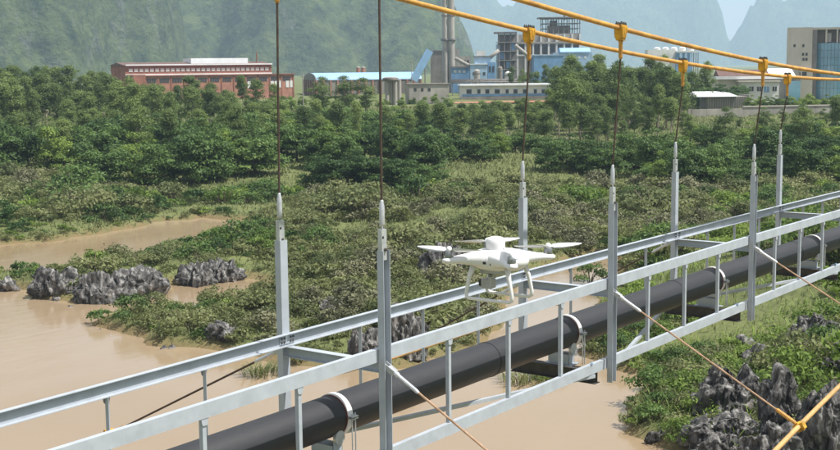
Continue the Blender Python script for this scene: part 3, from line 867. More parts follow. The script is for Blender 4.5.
# the long brick factory
B = Bld('brick_factory', 'long red brick factory with two rows of windows behind the trees', 'factory', 126, 430, math.radians(31))
Zt, Zm = B.Z(65.5), B.Z(75.5); L = B.X(272)
D_ = 16.0
b = MB(); b.box(0, L, 0, D_, 0, Zt); wall = b.build('upper_wall', 'brick', B.o)
b = MB(); b.prism([(-.6, Zt+.02), (D_+.6, Zt+.02), (D_/2, Zt+1.1)], (-.5, 0, 0), (L+.5, 0, 0), (0, 1, 0), (0, 0, 1)); roof = b.build('roof', 'roof_brown', B.o)
b = MB(); b.box(0, L, -.9, -.05, Zt-.05, Zt+.35); b.build('eave', 'white_roof', roof)
b = MB(); b.box(0, L, -.35, -.01, Zm+.0, Zm+.45); b.build('ledge', 'white_wall', B.o)
x0, x1 = B.X(139), B.X(287)
b = MB(); b.box(x0, x1, -6, -.02, 0, Zm-.3); low = b.build('lower_wall', 'brick_light', B.o)
b = MB(); b.box(x0-.3, x1+.3, -6.6, -.04, Zm-.28, Zm-.02); b.build('lower_roof', 'brick', B.o)
b = MB(); b.box(B.X(127), x0-.02, -7.5, -.02, 0, Zm+.25); b.build('stair_block', 'brick', B.o)
wp = MB(); wp.box(0, 1.35, -.12, 0, 0, 1.05); WPm = wp.mesh('window', 'window_pale')
for i in range(14):
    for j in (0, 1):
        o = link_mesh('window', WPm, B.o); o.location = (B.X(129.5)+i*(L-1.9)/14+j*1.9, -.02, Zm+1.25)
wd_ = MB(); wd_.box(0, .72, -.10, 0, 0, 1.5); WDm = wd_.mesh('window', 'window_dark')
for i in range(12):
    for j in range(4):
        o = link_mesh('window', WDm, B.o); o.location = (x0+.8+i*(x1-x0-1)/12+j*.88, -6.0, Zm-2.6)
pn = MB(); pn.box(0, 1.2, -.10, 0, 0, 2.4); PNm = pn.mesh('door_panel', 'window_pale')
for px in (241, 245, 264, 268, 272, 279, 283):
    o = link_mesh('door_panel', PNm, B.o); o.location = (B.X(px), -6.0, B.Z(90))
for i in range(13):
    b = MB(); x = x0+i*(x1-x0-.5)/12.0; b.box(x, x+.5, -6.22, -6.0, 0, Zm-.32); b.build('pilaster', 'brick', B.o)
b = MB(); b.box(B.X(195), B.X(252), 3, 11, Zt+.3, B.Z(58.5)); b.build('roof_house', 'white_roof', B.o)
b = MB(); b.tube([(B.X(263), 5, Zt), (B.X(263), 5, Zt+4.5)], .25, 8); b.build('vent_pipe', 'brick', B.o)

# arched hall with a long blue roof
B = Bld('arched_hall', 'long low hall with bright blue barrel roof and dark arched end', 'hall', 316, 500, math.radians(16))
Le = B.X(422); w_ = 26.0; zr, ze = B.Z(73), B.Z(80.2)
arc = [(w_/2-w_/2*math.cos(math.pi*i/16), ze+(zr-ze)*math.sin(math.pi*i/16)) for i in range(17)]
b = MB(); b.prism(arc, (.3, 0, 0), (Le, 0, 0), (0, 1, 0), (0, 0, 1)); b.build('roof', 'blue_roof', B.o)
b = MB(); b.prism(arc, (0, 0, 0), (.28, 0, 0), (0, 1, 0), (0, 0, 1)); b.build('gable_end', 'steel_frame', B.o)
b = MB(); b.box(.2, Le-.2, .3, w_-.3, 0, ze-.02); b.build('wall', 'concrete_dark', B.o)
for i in range(16):
    b = MB(); x = i*(Le-.7)/15; b.box(x, x+.6, -.15, .28, 0, ze-.03); b.build('column', 'brick_light', B.o)
for i in range(6):
    b = MB(); y = i*(w_-.8)/5; b.box(-.35, .18, y+.1, y+.7, 0, ze-.03); b.build('end_column', 'brick', B.o)

for i, px in enumerate((356.6, 361.6)):
    B = Bld('storage_silo', ['left of two small pinkish silos rising behind the blue barrel roof', 'right of two small pinkish silos rising behind the blue barrel roof'][i], 'silo', px, 560, 0, 'silos behind the blue roof')
    r = 4.2/FPX*560/2
    b = MB(); b.lathe([(r, 0), (r, B.Z(68)), (r*.96, B.Z(67.6))], 18, Matrix.Translation((r, 0, 0))); b.build('shell', 'brick_light', B.o, auto=30)
    b = MB(); b.lathe([(r*1.06, B.Z(67.9)), (r*1.06, B.Z(67.2)), (r*.3, B.Z(66.6))], 18, Matrix.Translation((r, 0, 0))); b.build('cap', 'concrete', B.o)

# concrete bunker on columns
B = Bld('concrete_bunker', 'weathered concrete bunker on round columns in front of the blue hall', 'bunker', 384, 350)
for i in range(4):
    b = MB(); b.lathe([(.55, 0), (.55, B.Z(80.5))], 14, Matrix.Translation((B.X(387)+i*1.15, .6*(i % 2), 0))); b.build('column', 'concrete', B.o, auto=30)
b = MB(); b.lathe([(1.9, B.Z(81)), (2.2, B.Z(80)), (2.2, B.Z(78)), (1.4, B.Z(77))], 20, Matrix.Translation((B.X(390.5), .4, 0))); b.build('hopper_rim', 'concrete_dark', B.o, auto=30)
b = MB(); b.box(B.X(394), B.X(400), .2, 3, 0, B.Z(79.5)); b.build('wall', 'concrete', B.o)
B = Bld('concrete_block', 'plain grey concrete building below the blue conveyor', 'building', 409, 350, math.radians(8))
b = MB(); b.box(0, B.X(449), 0, 8, 0, B.Z(84.5)); b.build('wall', 'concrete', B.o)
b = MB(); b.box(-.25, B.X(449)+.25, -.25, 8.2, B.Z(84.5)+.01, B.Z(83.6)); b.build('roof', 'concrete_dark', B.o)
for px in (414, 421, 428): B.box('window', 'window_dark', px, px+2.5, 88, 91, -.06, .0)

# chimneys with a shared gallery
for i, (px, wpx, yt) in enumerate(((442.6, 5.6, -18), (448.6, 6.4, -22))):
    B = Bld('chimney', ['left of the two tall concrete chimneys beside the blue plant', 'right of the two tall concrete chimneys, slightly thicker, beside the blue plant'][i], 'chimney', px, 520, 0, 'plant chimneys')
    r = wpx/FPX*520/2; zt = B.Z(yt)
    b = MB(); b.lathe([(r*1.1, 0), (r*1.03, B.Z(45)), (r*.95, zt)], 24, Matrix.Translation((r, 0, 0))); b.build('shaft', 'concrete', B.o, auto=30)
    b = MB(); b.lathe([(r*1.05, B.Z(41)), (r*1.5, B.Z(40.2)), (r*1.5, B.Z(38.6)), (r*1.35, B.Z(38.5))], 24, Matrix.Translation((r, 0, 0))); b.build('gallery', 'steel_frame', B.o)
    for yy in (15, -6):
        b = MB(); b.lathe([(r*1.02, B.Z(yy+1)), (r*1.2, B.Z(yy+.6)), (r*1.2, B.Z(yy)), (r*1.0, B.Z(yy-.1))], 24, Matrix.Translation((r, 0, 0))); b.build('band', 'concrete_dark', B.o)

# inclined conveyor gallery
pa, pb = A(417, 82, 505), A(431.5, 55.5, 505)
c = thing('conveyor_gallery', 'bright blue inclined conveyor gallery rising beside the chimneys', 'conveyor', (pa.x, pa.y, gz(pa)))
o_ = Vector((pa.x, pa.y, gz(pa)))
d_ = (pb-pa).normalized(); sd = F0; up = d_.cross(sd).normalized()
if up.z < 0: up = -up
pr = [(-1.4, 0), (1.4, 0), (1.4, 2.0)]+[(1.4*math.cos(math.pi*i/8), 2.0+1.1*math.sin(math.pi*i/8)) for i in range(1, 8)]+[(-1.4, 2.0)]
b = MB(); b.prism(pr, pa-o_, pb-o_+d_*1.5, sd, up); b.build('tube', 'blue_roof', c, auto=25)
for t in (.1, .55):
    q = pa.lerp(pb, t); b = MB()
    for s in (-1, 1): b.tube([Vector((q.x, q.y, gz(q)))+F0*s*1.2-o_, q+F0*s*.8-o_], .22, 8)
    b.build('trestle', 'steel_frame', c)

# the plant: several bodies, each a building
B = Bld('grey_mill', 'tall dark grey mill building behind the two chimneys', 'building', 431, 540)
B.box('wall', 'concrete_dark', 431, 444, 51, None, 0, 8); B.box('annex', 'concrete', 452.5, 471, 56, None, 4, 12)
B.box('silo_tower', 'concrete', 455, 460, 48.5, None, 2, 6); B.box('roof', 'steel_frame', 430.5, 444.5, 50.2, 51, -.3, 8.3)
for i in range(3): B.box('window', 'window_dark', 461+i*3.2, 463+i*3.2, 60, 63, 3.9, 4)
B = Bld('blue_shed', 'small bright blue steel shed below the right chimney', 'shed', 451.5, 510)
B.box('wall', 'blue_sheet', 451.5, 470, 67.5, None, 0, 7); B.box('roof', 'steel_frame', 451, 470.5, 66.2, 67.4, -.4, 7.4)
for px in (454, 458.5, 463): B.box('window', 'window_pale', px, px+2.6, 70, 72.5, -.08, 0)
B = Bld('blue_plant_house', 'stepped pale blue plant house between shed and tall framed tower', 'building', 470.5, 500)
B.box('wall', 'blue_pale', 470.5, 487.5, 64.5, None, 0, 8); B.box('side_wing', 'blue_sheet', 488, 496, 62, None, 1, 7)
B.box('upper_wall', 'blue_pale', 475, 491, 57, 64.4, 2, 7); B.box('roof', 'white_roof', 470, 488, 63.6, 64.4, -.3, 1.95)
B.box('upper_roof', 'steel_frame', 474, 492.5, 55.8, 56.9, 1.6, 7.4); B.box('roof_cabin', 'white_wall', 477, 486, 50.5, 55.7, 3, 6)
for px in (489, 492.5): B.box('window', 'window_dark', px, px+2, 66, 72, .9, 1)
for px in (473, 478, 483): B.box('window', 'window_dark', px, px+2.4, 72, 75, -.08, 0)
B = Bld('preheater_tower', 'open steel and concrete framed tower under the yellow cables', 'tower', 496, 530)
B.box('core_wall', 'concrete_dark', 500.5, 516, 34, None, 2, 9); B.box('side_core', 'blue_pale', 497.5, 500.3, 44, None, 1, 9)
b = MB(); b.box(B.X(495), B.X(517), -1, 9, B.Z(33.2), B.Z(31.8)); b.build('canopy', 'steel_frame', B.o)
for yy in (42, 51, 60, 69):
    b = MB(); b.box(B.X(497), B.X(516.5), -.5, 9, B.Z(yy+.6), B.Z(yy)); b.build('floor_slab', 'concrete', B.o)
for px in (498, 504, 510, 515.5):
    b = MB(); b.box(B.X(px), B.X(px)+.5, -.3, .2, 0, B.Z(33.3)); b.build('column', 'steel_frame', B.o)
for px, yy in ((500, 52), (506.5, 61), (511, 43), (499.5, 70)): B.box('cladding', 'blue_sheet', px, px+4.5, yy, yy+7, .3, .5)
B = Bld('framed_mill', 'large concrete framed mill with dark bays and steel cage on top', 'building', 517, 540)
B.box('wall', 'concrete', 517, 580, 34, None, 1, 14)
for i in range(9):
    b = MB(); px = 517+i*7.75; b.box(B.X(px), B.X(px)+.7, .2, 1.2, 0, B.Z(34)); b.build('column', 'white_wall', B.o)
for i in range(8):
    px = 519+i*7.75; B.box('bay_opening', 'window_dark', px, px+5, 44.5, 54, .9, .99)
B.box('band', 'concrete', 516.5, 580.5, 41.5, 43.5, .0, .98)
B.box('bay_sill', 'white_wall', 516.5, 580.5, 54.3, 55.6, .0, .98)
def cage(px0, px1, py0, py1, nx, nz, y0=2, y1=10):
    for i in range(nx+1):
        px = px0+(px1-px0)*i/nx
        for y in (y0, y1):
            b = MB(); b.box(B.X(px)-.16, B.X(px)+.16, y-.16, y+.16, B.Z(py1), B.Z(py0)); b.build('cage_post', 'steel_frame', B.o)
    for j in range(nz+1):
        py = py0+(py1-py0)*j/nz
        for y in (y0, y1):
            b = MB(); b.box(B.X(px0)-.3, B.X(px1)+.3, y-.14, y+.14, B.Z(py)-.14, B.Z(py)+.14); b.build('cage_beam', 'steel_frame', B.o)
cage(543, 580, 18.5, 33.9, 7, 3)
b = MB(); b.box(B.X(539), B.X(584), 1, 11, B.Z(18.3), B.Z(17.2)); b.build('canopy', 'steel_frame', B.o)
B.box('penthouse', 'concrete_dark', 549, 571, 25, 33.9, 3.5, 8.5); B.box('hopper', 'steel_frame', 551, 558, 20, 24.9, 4, 7)
b = MB(); b.tube([(B.X(565.5), 5, B.Z(20)), (B.X(565.5), 5, B.Z(14))], .4, 8); b.build('stack', 'concrete_dark', B.o)
B = Bld('blue_warehouse', 'flat blue steel warehouse below the framed mill', 'warehouse', 534, 500)
B.box('wall', 'blue_sheet', 534, 563.5, 55.5, None, 0, 10); B.box('parapet', 'blue_pale', 533.7, 563.8, 54.6, 55.45, -.2, 10.2)
B = Bld('blue_workshop', 'pale blue workshop with rounded roof right of the blue warehouse', 'workshop', 553, 520)
B.box('wall', 'blue_pale', 553, 592, 52.5, None, 0, 9)
b = MB(); b.prism([(4.5-4.8*math.cos(math.pi*i/12), B.Z(52.4)+1.9*math.sin(math.pi*i/12)) for i in range(13)], (B.X(560), 0, 0), (B.X(590), 0, 0), (0, 1, 0), (0, 0, 1)); b.build('roof', 'blue_roof', B.o, auto=30)
for px in (566, 572, 578, 584): B.box('window', 'window_pale', px, px+2, 56, 58.5, -.06, 0)
B = Bld('blue_post_shed', 'narrow blue steel shed standing right of the rounded roof workshop', 'shed', 597, 520)
B.box('wall', 'blue_sheet', 597, 601, 55, None, 0, 4); B.box('cap', 'white_wall', 596.6, 601.4, 54, 54.95, -.3, 4.3); B.box('door', 'window_dark', 598, 599.5, 66, None, -.06, 0)
# long white low block
B = Bld('white_office', 'long low white office block with blue base below the plant', 'building', 462, 385, math.radians(3))
Lo = B.X(550)
b = MB(); b.box(0, Lo, 0, 9, 0, B.Z(86)); b.build('wall', 'white_wall', B.o)
b = MB(); b.box(-.6, Lo+.6, -.9, 9.6, B.Z(86)+.01, B.Z(84.4)); b.build('roof', 'white_roof', B.o)
b = MB(); b.box(.05, Lo-.05, -.16, -.01, B.Z(96.5), B.Z(94.2)); b.build('blue_band', 'blue_sheet', B.o)
b = MB(); b.box(-.3, Lo+.3, -.5, -.18, 0, B.Z(96.8)); b.build('plinth', 'concrete_dark', B.o)
for i in range(9):
    px = 466.5+i*9.4+(1.5 if i % 3 == 1 else 0); wpx = (5, 3, 4)[i % 3]
    f = B.box('window', 'window_dark', px, px+wpx, 89.5, 93.6, -.08, -.005)
    B.box('window_frame', 'blue_pale', px-.5, px+wpx+.5, 88.9, 89.4, -.14, -.01, parent=f); B.box('sill', 'blue_pale', px-.5, px+wpx+.5, 93.6, 94.1, -.2, -.01, parent=f)
# distant tank row on the right
B = Bld('tank_house', 'distant white and blue tank house seen above the slim trees', 'building', 648, 560)
B.box('wall', 'white_wall', 648, 676, 49.5, None, 2, 9); B.box('blue_wall', 'blue_sheet', 676, 692, 52.5, None, 0, 8); B.box('top_slab', 'white_wall', 676, 697, 50.8, 52.4, -.3, 8.3)
for i in range(5):
    px = 655+i*8.4; r = 1.5
    b = MB(); b.lathe([(r, B.Z(51)), (r, B.Z(48.2)), (r*.7, B.Z(47.3)), (.2, B.Z(47))], 16, Matrix.Translation((B.X(px)+r, 4, 0))); b.build('tank', 'white_wall', B.o, auto=35)
for i in range(3): B.box('blue_column', 'blue_pale', 679+i*5, 681.5+i*5, 53, 62, -.3, -.02)
for i in range(3): B.box('frame_post', 'steel_frame', 693+i*2.2, 693.6+i*2.2, 52.5, None, 0, .5)
# low workshop with white front
B = Bld('white_workshop', 'low white workshop with blue doors on the terrace left of the tower', 'workshop', 720, 340, math.radians(-4))
x0, x1 = 0, B.X(800)
b = MB(); b.box(x0, x1, 4, 14, 0, B.Z(79.5)); b.build('wall', 'cream_wall', B.o)
b = MB(); b.box(x0-.6, x1+.4, 2.6, 14.5, B.Z(79.5)+.01, B.Z(76.6)); b.build('roof', 'white_roof', B.o)
b = MB(); b.prism([(4, B.Z(76.5)), (14, B.Z(76.5)), (9, B.Z(70))], (B.X(721), 0, 0), (B.X(772), 0, 0), (0, 1, 0), (0, 0, 1)); b.build('brown_roof', 'roof_brown', B.o)
b = MB(); b.prism([(4.4, B.Z(76.5)), (15, B.Z(76.5)), (10, B.Z(69))], (B.X(773), 0, 0), (B.X(799), 0, 0), (0, 1, 0), (0, 0, 1)); b.build('white_gable_roof', 'white_roof', B.o)
b = MB(); b.box(B.X(741), B.X(779), 0, 3.98, 0, B.Z(82.3)); b.build('porch', 'white_wall', B.o)
b = MB(); b.box(B.X(738), B.X(780), -.6, 3.9, B.Z(82.3)+.01, B.Z(81)); b.build('porch_roof', 'cream_wall', B.o)
for px, wpx, m_ in ((742, 3.4, 'blue_sheet'), (749, 4.4, 'window_dark'), (757, 4, 'window_dark'), (764, 5, 'blue_sheet'), (772.5, 4.2, 'window_dark')):
    f = B.box('window' if m_ == 'window_dark' else 'door', m_, px, px+wpx, 86.5, 91 if m_ == 'window_dark' else 92, -.08, -.005)
    B.box('frame', 'white_wall', px+wpx*.45, px+wpx*.55, 86.5, 91, -.12, -.085, parent=f)
B.box('green_annex', 'glass_blue', 788, 799.5, 81, None, -1, 3.9)
# storage shed with pale sheet roof and ribbed wall
B = Bld('storage_shed', 'grey ribbed wall shed with pale sheet roof above the concrete retaining wall', 'shed', 684, 312, math.radians(4))
x1 = B.X(749)
b = MB(); b.box(B.X(709), x1, .4, 8, 0, B.Z(97)); b.build('wall', 'concrete', B.o)
b = MB(); b.prism([(-.6, B.Z(97.2)), (-.6, B.Z(96.6)), (9, B.Z(92.4)), (9, B.Z(93))], (0, 0, 0), (B.X(737), 0, 0), (0, 1, 0), (0, 0, 1)); b.build('roof', 'white_roof', B.o)
for i in range(17):
    b = MB(); x = B.X(710)+i*(x1-B.X(710)-.3)/16; b.box(x, x+.22, .22, .398, 0, B.Z(97.2)); b.build('rib', 'concrete_dark', B.o)
b = MB(); b.box(B.X(749)+.02, B.X(752), .0, 8.4, 0, B.Z(95.5)); b.build('end_pier', 'concrete', B.o)
# long retaining wall
p0 = A(688, 112, 292); p1 = A(905, 108, 300)
rw = thing('retaining_wall', 'long pale concrete retaining wall running to the right below the terrace', 'wall', (p0.x, p0.y, gz(p0)-.5), math.atan2(p1.y-p0.y, p1.x-p0.x))
Lw = math.hypot(p1.x-p0.x, p1.y-p0.y); hw = zat(106.5, 760, 296)-(gz(p0)-.5)
for i in range(12):
    b = MB(); b.box(i*Lw/12+.02, (i+1)*Lw/12-.02, 0, .5, 0, hw-(.35 if i < 3 else 0)); b.build('panel', 'concrete', rw)
b = MB(); b.box(3*Lw/12, Lw, -.15, .65, hw+.01, hw+.22); b.build('coping', 'cream_wall', rw)
# tower block
B = Bld('tower_block', 'tall cream tower block with curved blue glass front at the right edge', 'tower', 786, 362, math.radians(-16))
xa, xb = 0.0, B.X(811)
Zr = B.Z(27.5)
b = MB(); b.box(xa, xb, 0, 15, 0, Zr); b.build('cream_wall', 'cream_wall', B.o)
b = MB(); b.box(xb+.02, B.X(880), 3.0, 16, 0, B.Z(30)); b.build('rear_wall', 'concrete_dark', B.o)
b = MB(); b.box(xb+.02, B.X(880), 1.2, 16.3, B.Z(30)+.01, B.Z(27.8)); b.build('roof_slab', 'cream_wall', B.o)
for i in range(7):
    b = MB(); x = xb+.6+i*3.0; b.box(x, x+.45, 1.3, 2.9, B.Z(43), B.Z(30)); b.build('top_column', 'cream_wall', B.o)
for i, px in enumerate((824, 838, 852)): B.box('roof_unit', 'concrete', px, px+6, 33, 42, 1.5, 2.9)
xc = B.X(816); xd = B.X(880); nseg = 18
def front_y(t): return 2.2-3.0*math.sin(math.pi*min(1, max(0, t)))
pts = [(xc+(xd-xc)*i/nseg, front_y(i/nseg)) for i in range(nseg+1)]
rows = [0, 62.5, 49.5]
zs = [0]+[B.Z(p) for p in (88, 80.5, 73, 65.5, 58, 50.5, 43.2)]
for i in range(nseg):
    (xa_, ya_), (xb_, yb_) = pts[i], pts[i+1]
    for j in range(len(zs)-1):
        b = MB(); d_ = Vector((xb_-xa_, yb_-ya_, 0)).normalized(); nrm = Vector((d_.y, -d_.x, 0))
        b.prism([(0, 0), (.06, 0), (.06, zs[j+1]-zs[j]-.10), (0, zs[j+1]-zs[j]-.10)], Vector((xa_, ya_, zs[j]))+d_*.05, Vector((xb_, yb_, zs[j]))-d_*.05, -nrm, (0, 0, 1))
        b.build('glass_pane', 'glass_blue', B.o)
b = MB(); b.prism([(p[0], p[1]+.10) for p in pts]+[(xd, 2.9), (xc, 2.9)], (0, 0, 0), (0, 0, zs[-1]-.02), (1, 0, 0), (0, 1, 0)); b.build('mullion_core', 'steel_frame', B.o)
b = MB(); b.box(xb+.03, xc-.02, .6, 2.98, 0, B.Z(30)-.02); b.build('shaft_strip', 'steel_frame', B.o)
for px, py in ((792.3, 44.2), (801, 44.2), (801, 52.8), (804.5, 52.8), (801.5, 57.8), (804.5, 57.8), (799, 72)):
    B.box('window', 'window_dark', px, px+2.2, py, py+2.8, -.07, -.005)
b = MB(); b.box(B.X(800), B.X(812), -2.5, -.02, 0, B.Z(70)); b.build('entrance_annex', 'cream_wall', B.o)
B.box('annex_window', 'window_dark', 801.5, 806, 71.5, 75.5, -2.58, -2.51)
# poles
for i, (px, yt, u_, lb) in enumerate(((303, 73, 330, 'slim grey pole standing in front of the dark arched hall end'), (412, 59, 420, 'slim pole rising above the right end of the blue barrel roof'))):
    p = A(px, 90, u_); z0 = gz(p); zt = zat(yt, px, u_)
    t_ = thing('utility_pole', lb, 'pole', (p.x, p.y, z0))
    b = MB(); b.tube([(0, 0, -.3), (0, 0, zt-z0)], [.17, .12], 8); b.build('mast', 'concrete', t_)
    b = MB(); M = Matrix.Rotation(-YAW, 4, 'Z'); b.box(-.8, .8, -.06, .06, zt-z0-1.0, zt-z0-.88, M); b.build('cross_arm', 'steel_frame', t_)

# bare orange soil below the office, pipe rack and tanks of the plant
b = MB(); pts = [(452, 103), (556, 101.5), (554, 98.6), (456, 99.2)]
vs = []
for (px, py), u_ in zip(pts, (352, 356, 374, 372)):
    p = A(px, py, u_); vs.append((p.x, p.y, gz(p)+.25))
b.add(vs, [(0, 1, 2, 3)]); o = b.build('bare_soil', 'soil'); o['kind'] = 'structure'
B = Bld('pipe_rack', 'dark steel pipe rack running behind the white office roof', 'pipe rack', 452, 470)
for i in range(11):
    b = MB(); x = i*B.X(520)/10; b.box(x, x+.35, 0, .35, 0, B.Z(80.5)); b.build('post', 'steel_frame', B.o)
for j, (yy, m_) in enumerate(((82.5, 'steel_frame'), (81.2, 'concrete_dark'), (80, 'steel_frame'))):
    b = MB(); b.tube([(-.4, .1+.3*j, B.Z(yy)), (B.X(520)+.4, .1+.3*j, B.Z(yy))], .3, 10); b.build('pipe', m_, B.o, smooth=True)
for i, (px, w_, yt) in enumerate(((474, 6, 71), (497.5, 5, 68), (505, 6.5, 73))):
    B = Bld('process_tank', ('short grey tank before the pale blue plant house', 'slim grey tank at the foot of the framed tower', 'squat pale tank right of the slim grey tank')[i], 'tank', px, 485, 0, 'tanks of the plant')
    r = w_/FPX*485/2
    b = MB(); b.lathe([(r, 0), (r, B.Z(yt)), (r*.6, B.Z(yt-1.5)), (.15, B.Z(yt-2))], 20, Matrix.Translation((r, 0, 0))); b.build('shell', ('concrete', 'concrete_dark', 'white_wall')[i], B.o, auto=30)
    b = MB(); b.lathe([(r*1.02, B.Z(yt+3)), (r*1.08, B.Z(yt+2.8)), (r*1.08, B.Z(yt+2.2)), (r*1.02, B.Z(yt+2))], 20, Matrix.Translation((r, 0, 0))); b.build('band', 'steel_frame', B.o)
for i, (a_, c_) in enumerate((((455, 58), (470, 66)), ((487, 60), (499, 50)), ((515, 45), (531, 58)))):
    p_, q_ = A(a_[0], a_[1], 505), A(c_[0], c_[1], 505)
    base_ = Vector((p_.x, p_.y, gz(p_)))
    t_ = thing('gas_duct', ('grey inclined duct running from the mill to the blue shed', 'grey inclined duct rising to the framed tower', 'grey inclined duct falling to the blue warehouse')[i], 'duct', base_, group='ducts of the plant')
    b = MB(); b.tube([p_-base_, q_-base_], .75, 14); b.build('duct', 'concrete', t_, smooth=True)
    b = MB(); b.tube([Vector((q_.x, q_.y, gz(q_)))-base_, q_-base_], .25, 8); b.build('support', 'steel_frame', t_)

# ------------------------------------------------------------------ rocks
ICO = {}
def ico(sub):
    if sub not in ICO:
        bm = bmesh.new(); bmesh.ops.create_icosphere(bm, subdivisions=sub, radius=1.0)
        ICO[sub] = (np.array([v.co[:] for v in bm.verts]), np.array([[v.index for v in f.verts] for f in bm.faces])); bm.free()
    return ICO[sub]
def rock_mesh(w, d, h, seed, sub=5, crag=1.0, block=.0):
    P, Fc = ico(sub); P = P.copy()
    q = P*np.array([w/2, d/2, h*.62])
    s = seed*7.31
    # tilted pinnacles: ridges stand up, grooves run down the faces
    col_ = np.stack([q[:, 0]*.75+s, q[:, 1]*.75, q[:, 2]*.10+s], -1)
    r1 = 1-np.abs(fbm(col_, 3, seed))*1.5
    col2 = np.stack([q[:, 0]*2.1+s, q[:, 1]*2.1, q[:, 2]*.45], -1)
    r2 = np.abs(fbm(col2, 4, seed+9, .6))
    big = fbm(P*1.3+s, 3, seed+3)
    q = q*(1+.30*big[:, None]*crag)
    out = P.copy(); out[:, 2] *= .2; out /= np.linalg.norm(out, axis=1)[:, None]+1e-6
    q += out*((-.62*r2*min(1.2, w*.35)*crag))[:, None]
    top = sstep(-.1, .9, P[:, 2])
    q[:, 2] += top*h*(.55*(r1-.55))*crag
    fine = fbm(q*np.array([4, 4, 2.0])+s, 4, seed+30, .6)
    q += out*(fine*.13)[:, None]
    if block:      # broken along warped joints: every block stands a little in or out
        for sc_, am in ((.55, .30), (1.1, .13)):
            wq = q*np.array([sc_, sc_, sc_*.8])+.35*np.stack([fbm(q*.8+s+7*k_, 2, seed+60+k_) for k_ in range(3)], -1)
            c_ = np.floor(wq).astype(np.int64); hh = _hash(c_[:, 0], c_[:, 1], c_[:, 2], seed)-.5
            q += (out*hh[:, None]+np.array([0, 0, .5])*hh[:, None]*sstep(.1, .6, P[:, 2])[:, None])*am*block*2
    q[:, 2] = np.maximum(q[:, 2], -h*.30)+h*.24
    return np_mesh('limestone_rock', q, Fc, 'limestone', smooth=True)
ROCKS = [  # left, right, top, bottom in the photograph, depth ratio, label
    (32, 71, 261, 294, .8, 'tall dark limestone rock, leftmost of the rock row in the brown water'),
    (74, 110, 266, 300, .9, 'rugged grey limestone rock in the middle of the left rock row'),
    (106, 160, 265, 297, .8, 'broad dark limestone rock with pale ledges in the left rock row'),
    (46, 63, 295, 303, .8, 'low flat rock just above the water in front of the left rock row'),
    (-9, 15, 281, 298, .9, 'dark grey boulder at the left edge of the picture'),
    (179, 209, 261, 287, .8, 'grey rock face by the narrow channel, left one of the pair'),
    (205, 241, 261, 286, .8, 'grey rock face by the narrow channel, right one of the pair'),
    (158, 176, 331, 346, .8, 'small dark rock at the tip of the lower left bushes'),
    (209, 241, 322, 340, .8, 'jagged grey rock among the lower left bushes'),
    (318, 348, 296, 316, .8, 'pale mossy rock in the marsh left of the near post'),
    (352, 382, 322, 358, .7, 'dark rock behind the near post left of the drone, by the water'),
    (384, 424, 308, 356, .7, 'jagged dark rock seen between the rails right of the near post'),
    (424, 452, 318, 345, .7, 'dark rock above the pipe below the left propeller'),
    (426, 462, 246, 276, .7, 'black hollow rock in the marsh behind the left propeller'),
    (470, 500, 196, 214, .7, 'dark brown rock under the grassy mound behind the drone'),
    (711, 768, 361, 414, .7, 'big grey limestone rock with a tan face on the right bank'),
    (768, 806, 365, 440, .7, 'tall fluted dark limestone pinnacle right of the tan faced rock'),
    (797, 822, 384, 448, .8, 'slim fluted limestone pinnacle beside the yellow clamp'),
    (812, 850, 371, 455, .8, 'dark limestone pinnacle at the lower right edge'),
    (716, 757, 413, 440, .8, 'slab of cracked grey limestone below the tan faced rock'),
    (690, 722, 424, 452, .8, 'dark low limestone block at the water left of the cracked slab'),
    (649, 667, 423, 441, .8, 'small grey rock at the water on the right bank, leftmost there'),
    (700, 768, 432, 470, .7, 'broad grey limestone shelf at the bottom edge below the cracked slab'),
    (752, 802, 424, 470, .7, 'rounded grey limestone block at the bottom edge under the pinnacles'),
    (796, 840, 317, 348, .8, 'grey boulder in the tall grass above the pinnacles'),
    (752, 773, 348, 368, .8, 'pale pointed stone in the grass behind the tan faced rock'),
    (828, 850, 345, 372, .8, 'dark stone half hidden in bushes at the right edge'),
    (738, 750, 337, 346, .8, 'small dark stone in the grass left of the grey boulder'),
    (64, 76, 317, 323, .8, 'small stone breaking the water left of the lower bushes'),
    (92, 102, 333, 337, .8, 'tiny stone breaking the water below the lower left bushes'),
]
ROCKS = [r for r in ROCKS if r[0] not in (470, 424)]
ROCK_XY = []
for i, (l, r, t, bt, dr, lab) in enumerate(ROCKS):
    p = Gt((l+r)/2, bt); u, v = uv_of(p)
    if p.z < -.2: p.z = -.2
    dep = (p-CAM).dot(FW); w_ = (r-l)/FPX*dep*1.32; h_ = (bt-t)/FPX*dep*1.02
    d_ = w_*dr
    c = p+F0*d_*.35; c.z = max(-.25, min(p.z, gz(c)))-.1
    me = rock_mesh(w_*1.02, d_, h_, 100+i, (6 if l > 600 else 5) if (r-l) > 25 else 4, .50 if l > 600 else .75, 1.0 if l > 600 else .6)
    o = link_mesh('limestone_rock', me); o.location = c; o.rotation_euler = (0, 0, -YAW)
    tag(o, lab, 'rock', 'limestone rocks along the river')
    ROCK_XY.append((uv_of(c)[0], uv_of(c)[1], max(w_, d_)/2))

